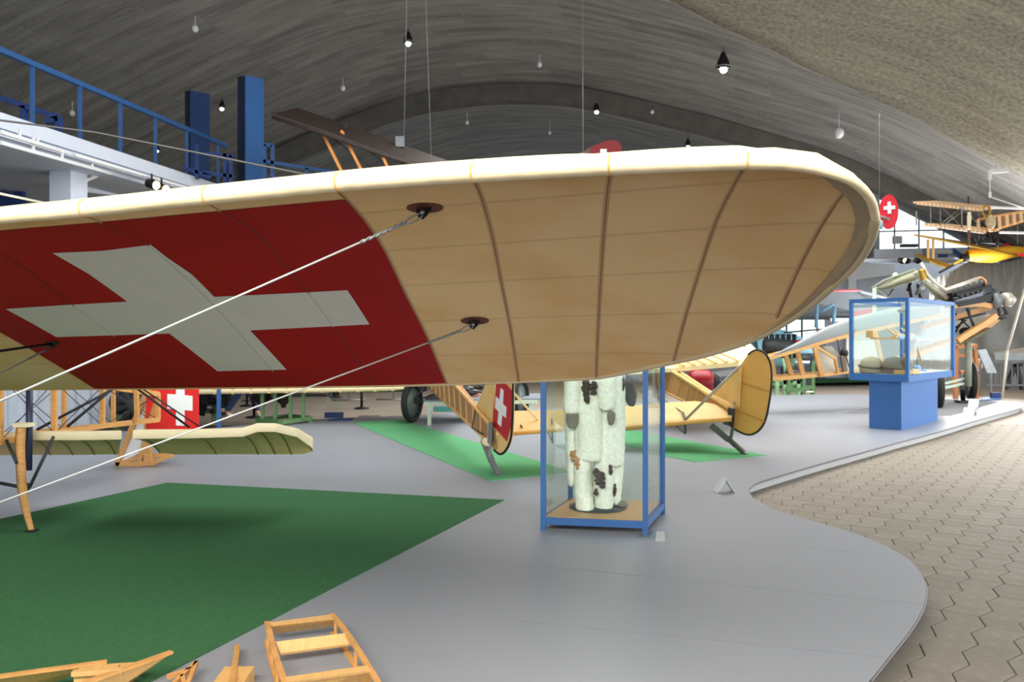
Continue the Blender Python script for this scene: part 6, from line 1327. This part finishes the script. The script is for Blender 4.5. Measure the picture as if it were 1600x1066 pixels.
# ceiling pendants
def find_depth(u, v, L):
    d = 6.0; last = 14.0
    while d < 44:
        p = P(u, v, d); g = ceil_z(p)-p.z
        if g < L: return d
        d += 0.1
    return 28.0
def pendant_lamp(u, v, L, s, label):
    d = find_depth(u, v, L); c = P(u, v, d); t = thing('pendant_spotlight', c, label, 'pendant lamp', 'spotlights hanging from the concrete vault')
    MB().lathe(c, [(0.17*s, 0), (0.19*s, 0.03*s), (0.16*s, 0.2*s), (0.10*s, 0.34*s), (0.05*s, 0.46*s), (0, 0.47*s)], 16).build('lamp_shade', M_black, t)
    MB().ball(c-Z*0.02*s+Vector((0, -0.03, 0)), (0.10*s, 0.10*s, 0.10*s)).build('lit_bulb', M_lamp, t)
    MB().torus(c+Z*0.06*s, Z, 0.2*s, 0.022*s, 18, 6).build('lamp_ring', M_grey, t)
    MB().tube([c+Z*0.45*s, Vector((c.x, c.y, ceil_z(c)+0.15))], 0.012, 6).build('cable', M_dkgrey, t)
pendant_lamp(1130, 108, 0.62, 1.0, 'largest pendant spotlight, right of centre under the vault')
pendant_lamp(638, 68, 0.5, 0.8, 'pendant spotlight beside the biplane suspension wires')
pendant_lamp(932, 175, 0.45, 0.7, 'pendant spotlight above the red hanging rudder')
pendant_lamp(1075, 229, 0.5, 0.6, 'lowest pendant spotlight, just above the wing leading edge')
pendant_lamp(347, 170, 0.4, 0.6, 'pendant spotlight between the two blue panels')
pendant_lamp(246, 236, 0.5, 0.45, 'small spotlight seen through the gallery railing')
def sensor(u, v, L, s, label):
    d = find_depth(u, v, L); c = P(u, v, d); t = thing('pendant_globe', c, label, 'pendant', 'small white globes hanging from the vault')
    MB().ball(c, (0.085*s, 0.085*s, 0.10*s), 12).build('globe', M_puretwhite, t); MB().tube([c, Vector((c.x, c.y, ceil_z(c)+0.15))], 0.010, 6).build('cable', M_wall, t)
for u, v, s, lab in ((305, 45, 1, 'white globe highest at the left of the vault'), (536, 138, 1, 'white globe right of the tall blue panel'), (843, 101, 1, 'white globe near the top centre of the vault'), (859, 208, 0.7, 'white globe above the wing, left of the red rudder'), (730, 192, .8, 'white globe right of the biplane suspension wires'), (1019, 175, 0.8, 'white globe right of the lamp above the red rudder'), (1311, 208, 1.7, 'largest white globe on a rod at the right of the vault'), (113, 177, 0.9, 'white globe seen between the gallery railing posts')):
    sensor(u, v, 0.36 if u != 1311 else 0.7, s, lab)
# mid cable fitting on the long wire

rm = thing('red_engine', P(1094, 600, 16.5), 'red engine cowling with black parts between the two yellow tails', 'engine'); rm.location.z = 0
c = P(1094, 598, 16.5); MB().lathe(c+Vector((-0.25, 0, 0)), [(0, 0), (0.22, 0.02), (0.26, 0.15), (0.26, 0.4), (0.18, 0.5), (0, 0.52)], 18, (1, -0.2, 0)).build('cowling', mat('deep_red_cowl', (150, 16, 28), 0.35), rm)
MB().lathe(c+Vector((0.27, -0.05, 0)), [(0.2, 0), (0.12, 0.12), (0, 0.16)], 14, (1, -0.2, 0)).build('black_nose', M_black, rm)
for sx in (-0.15, 0.15): MB().bar(c+Vector((sx, 0, -0.2)), (c.x+sx, c.y, 0), 0.06).build('stand_leg', M_black, rm)
MB().prism([P(1060, 590, 17.2), P(1150, 577, 17.2), P(1150, 585, 17.0), P(1110, 592, 17.0)], (0.0, 0.4, 0.02)).build('dark_tray', M_dkgrey, rm)
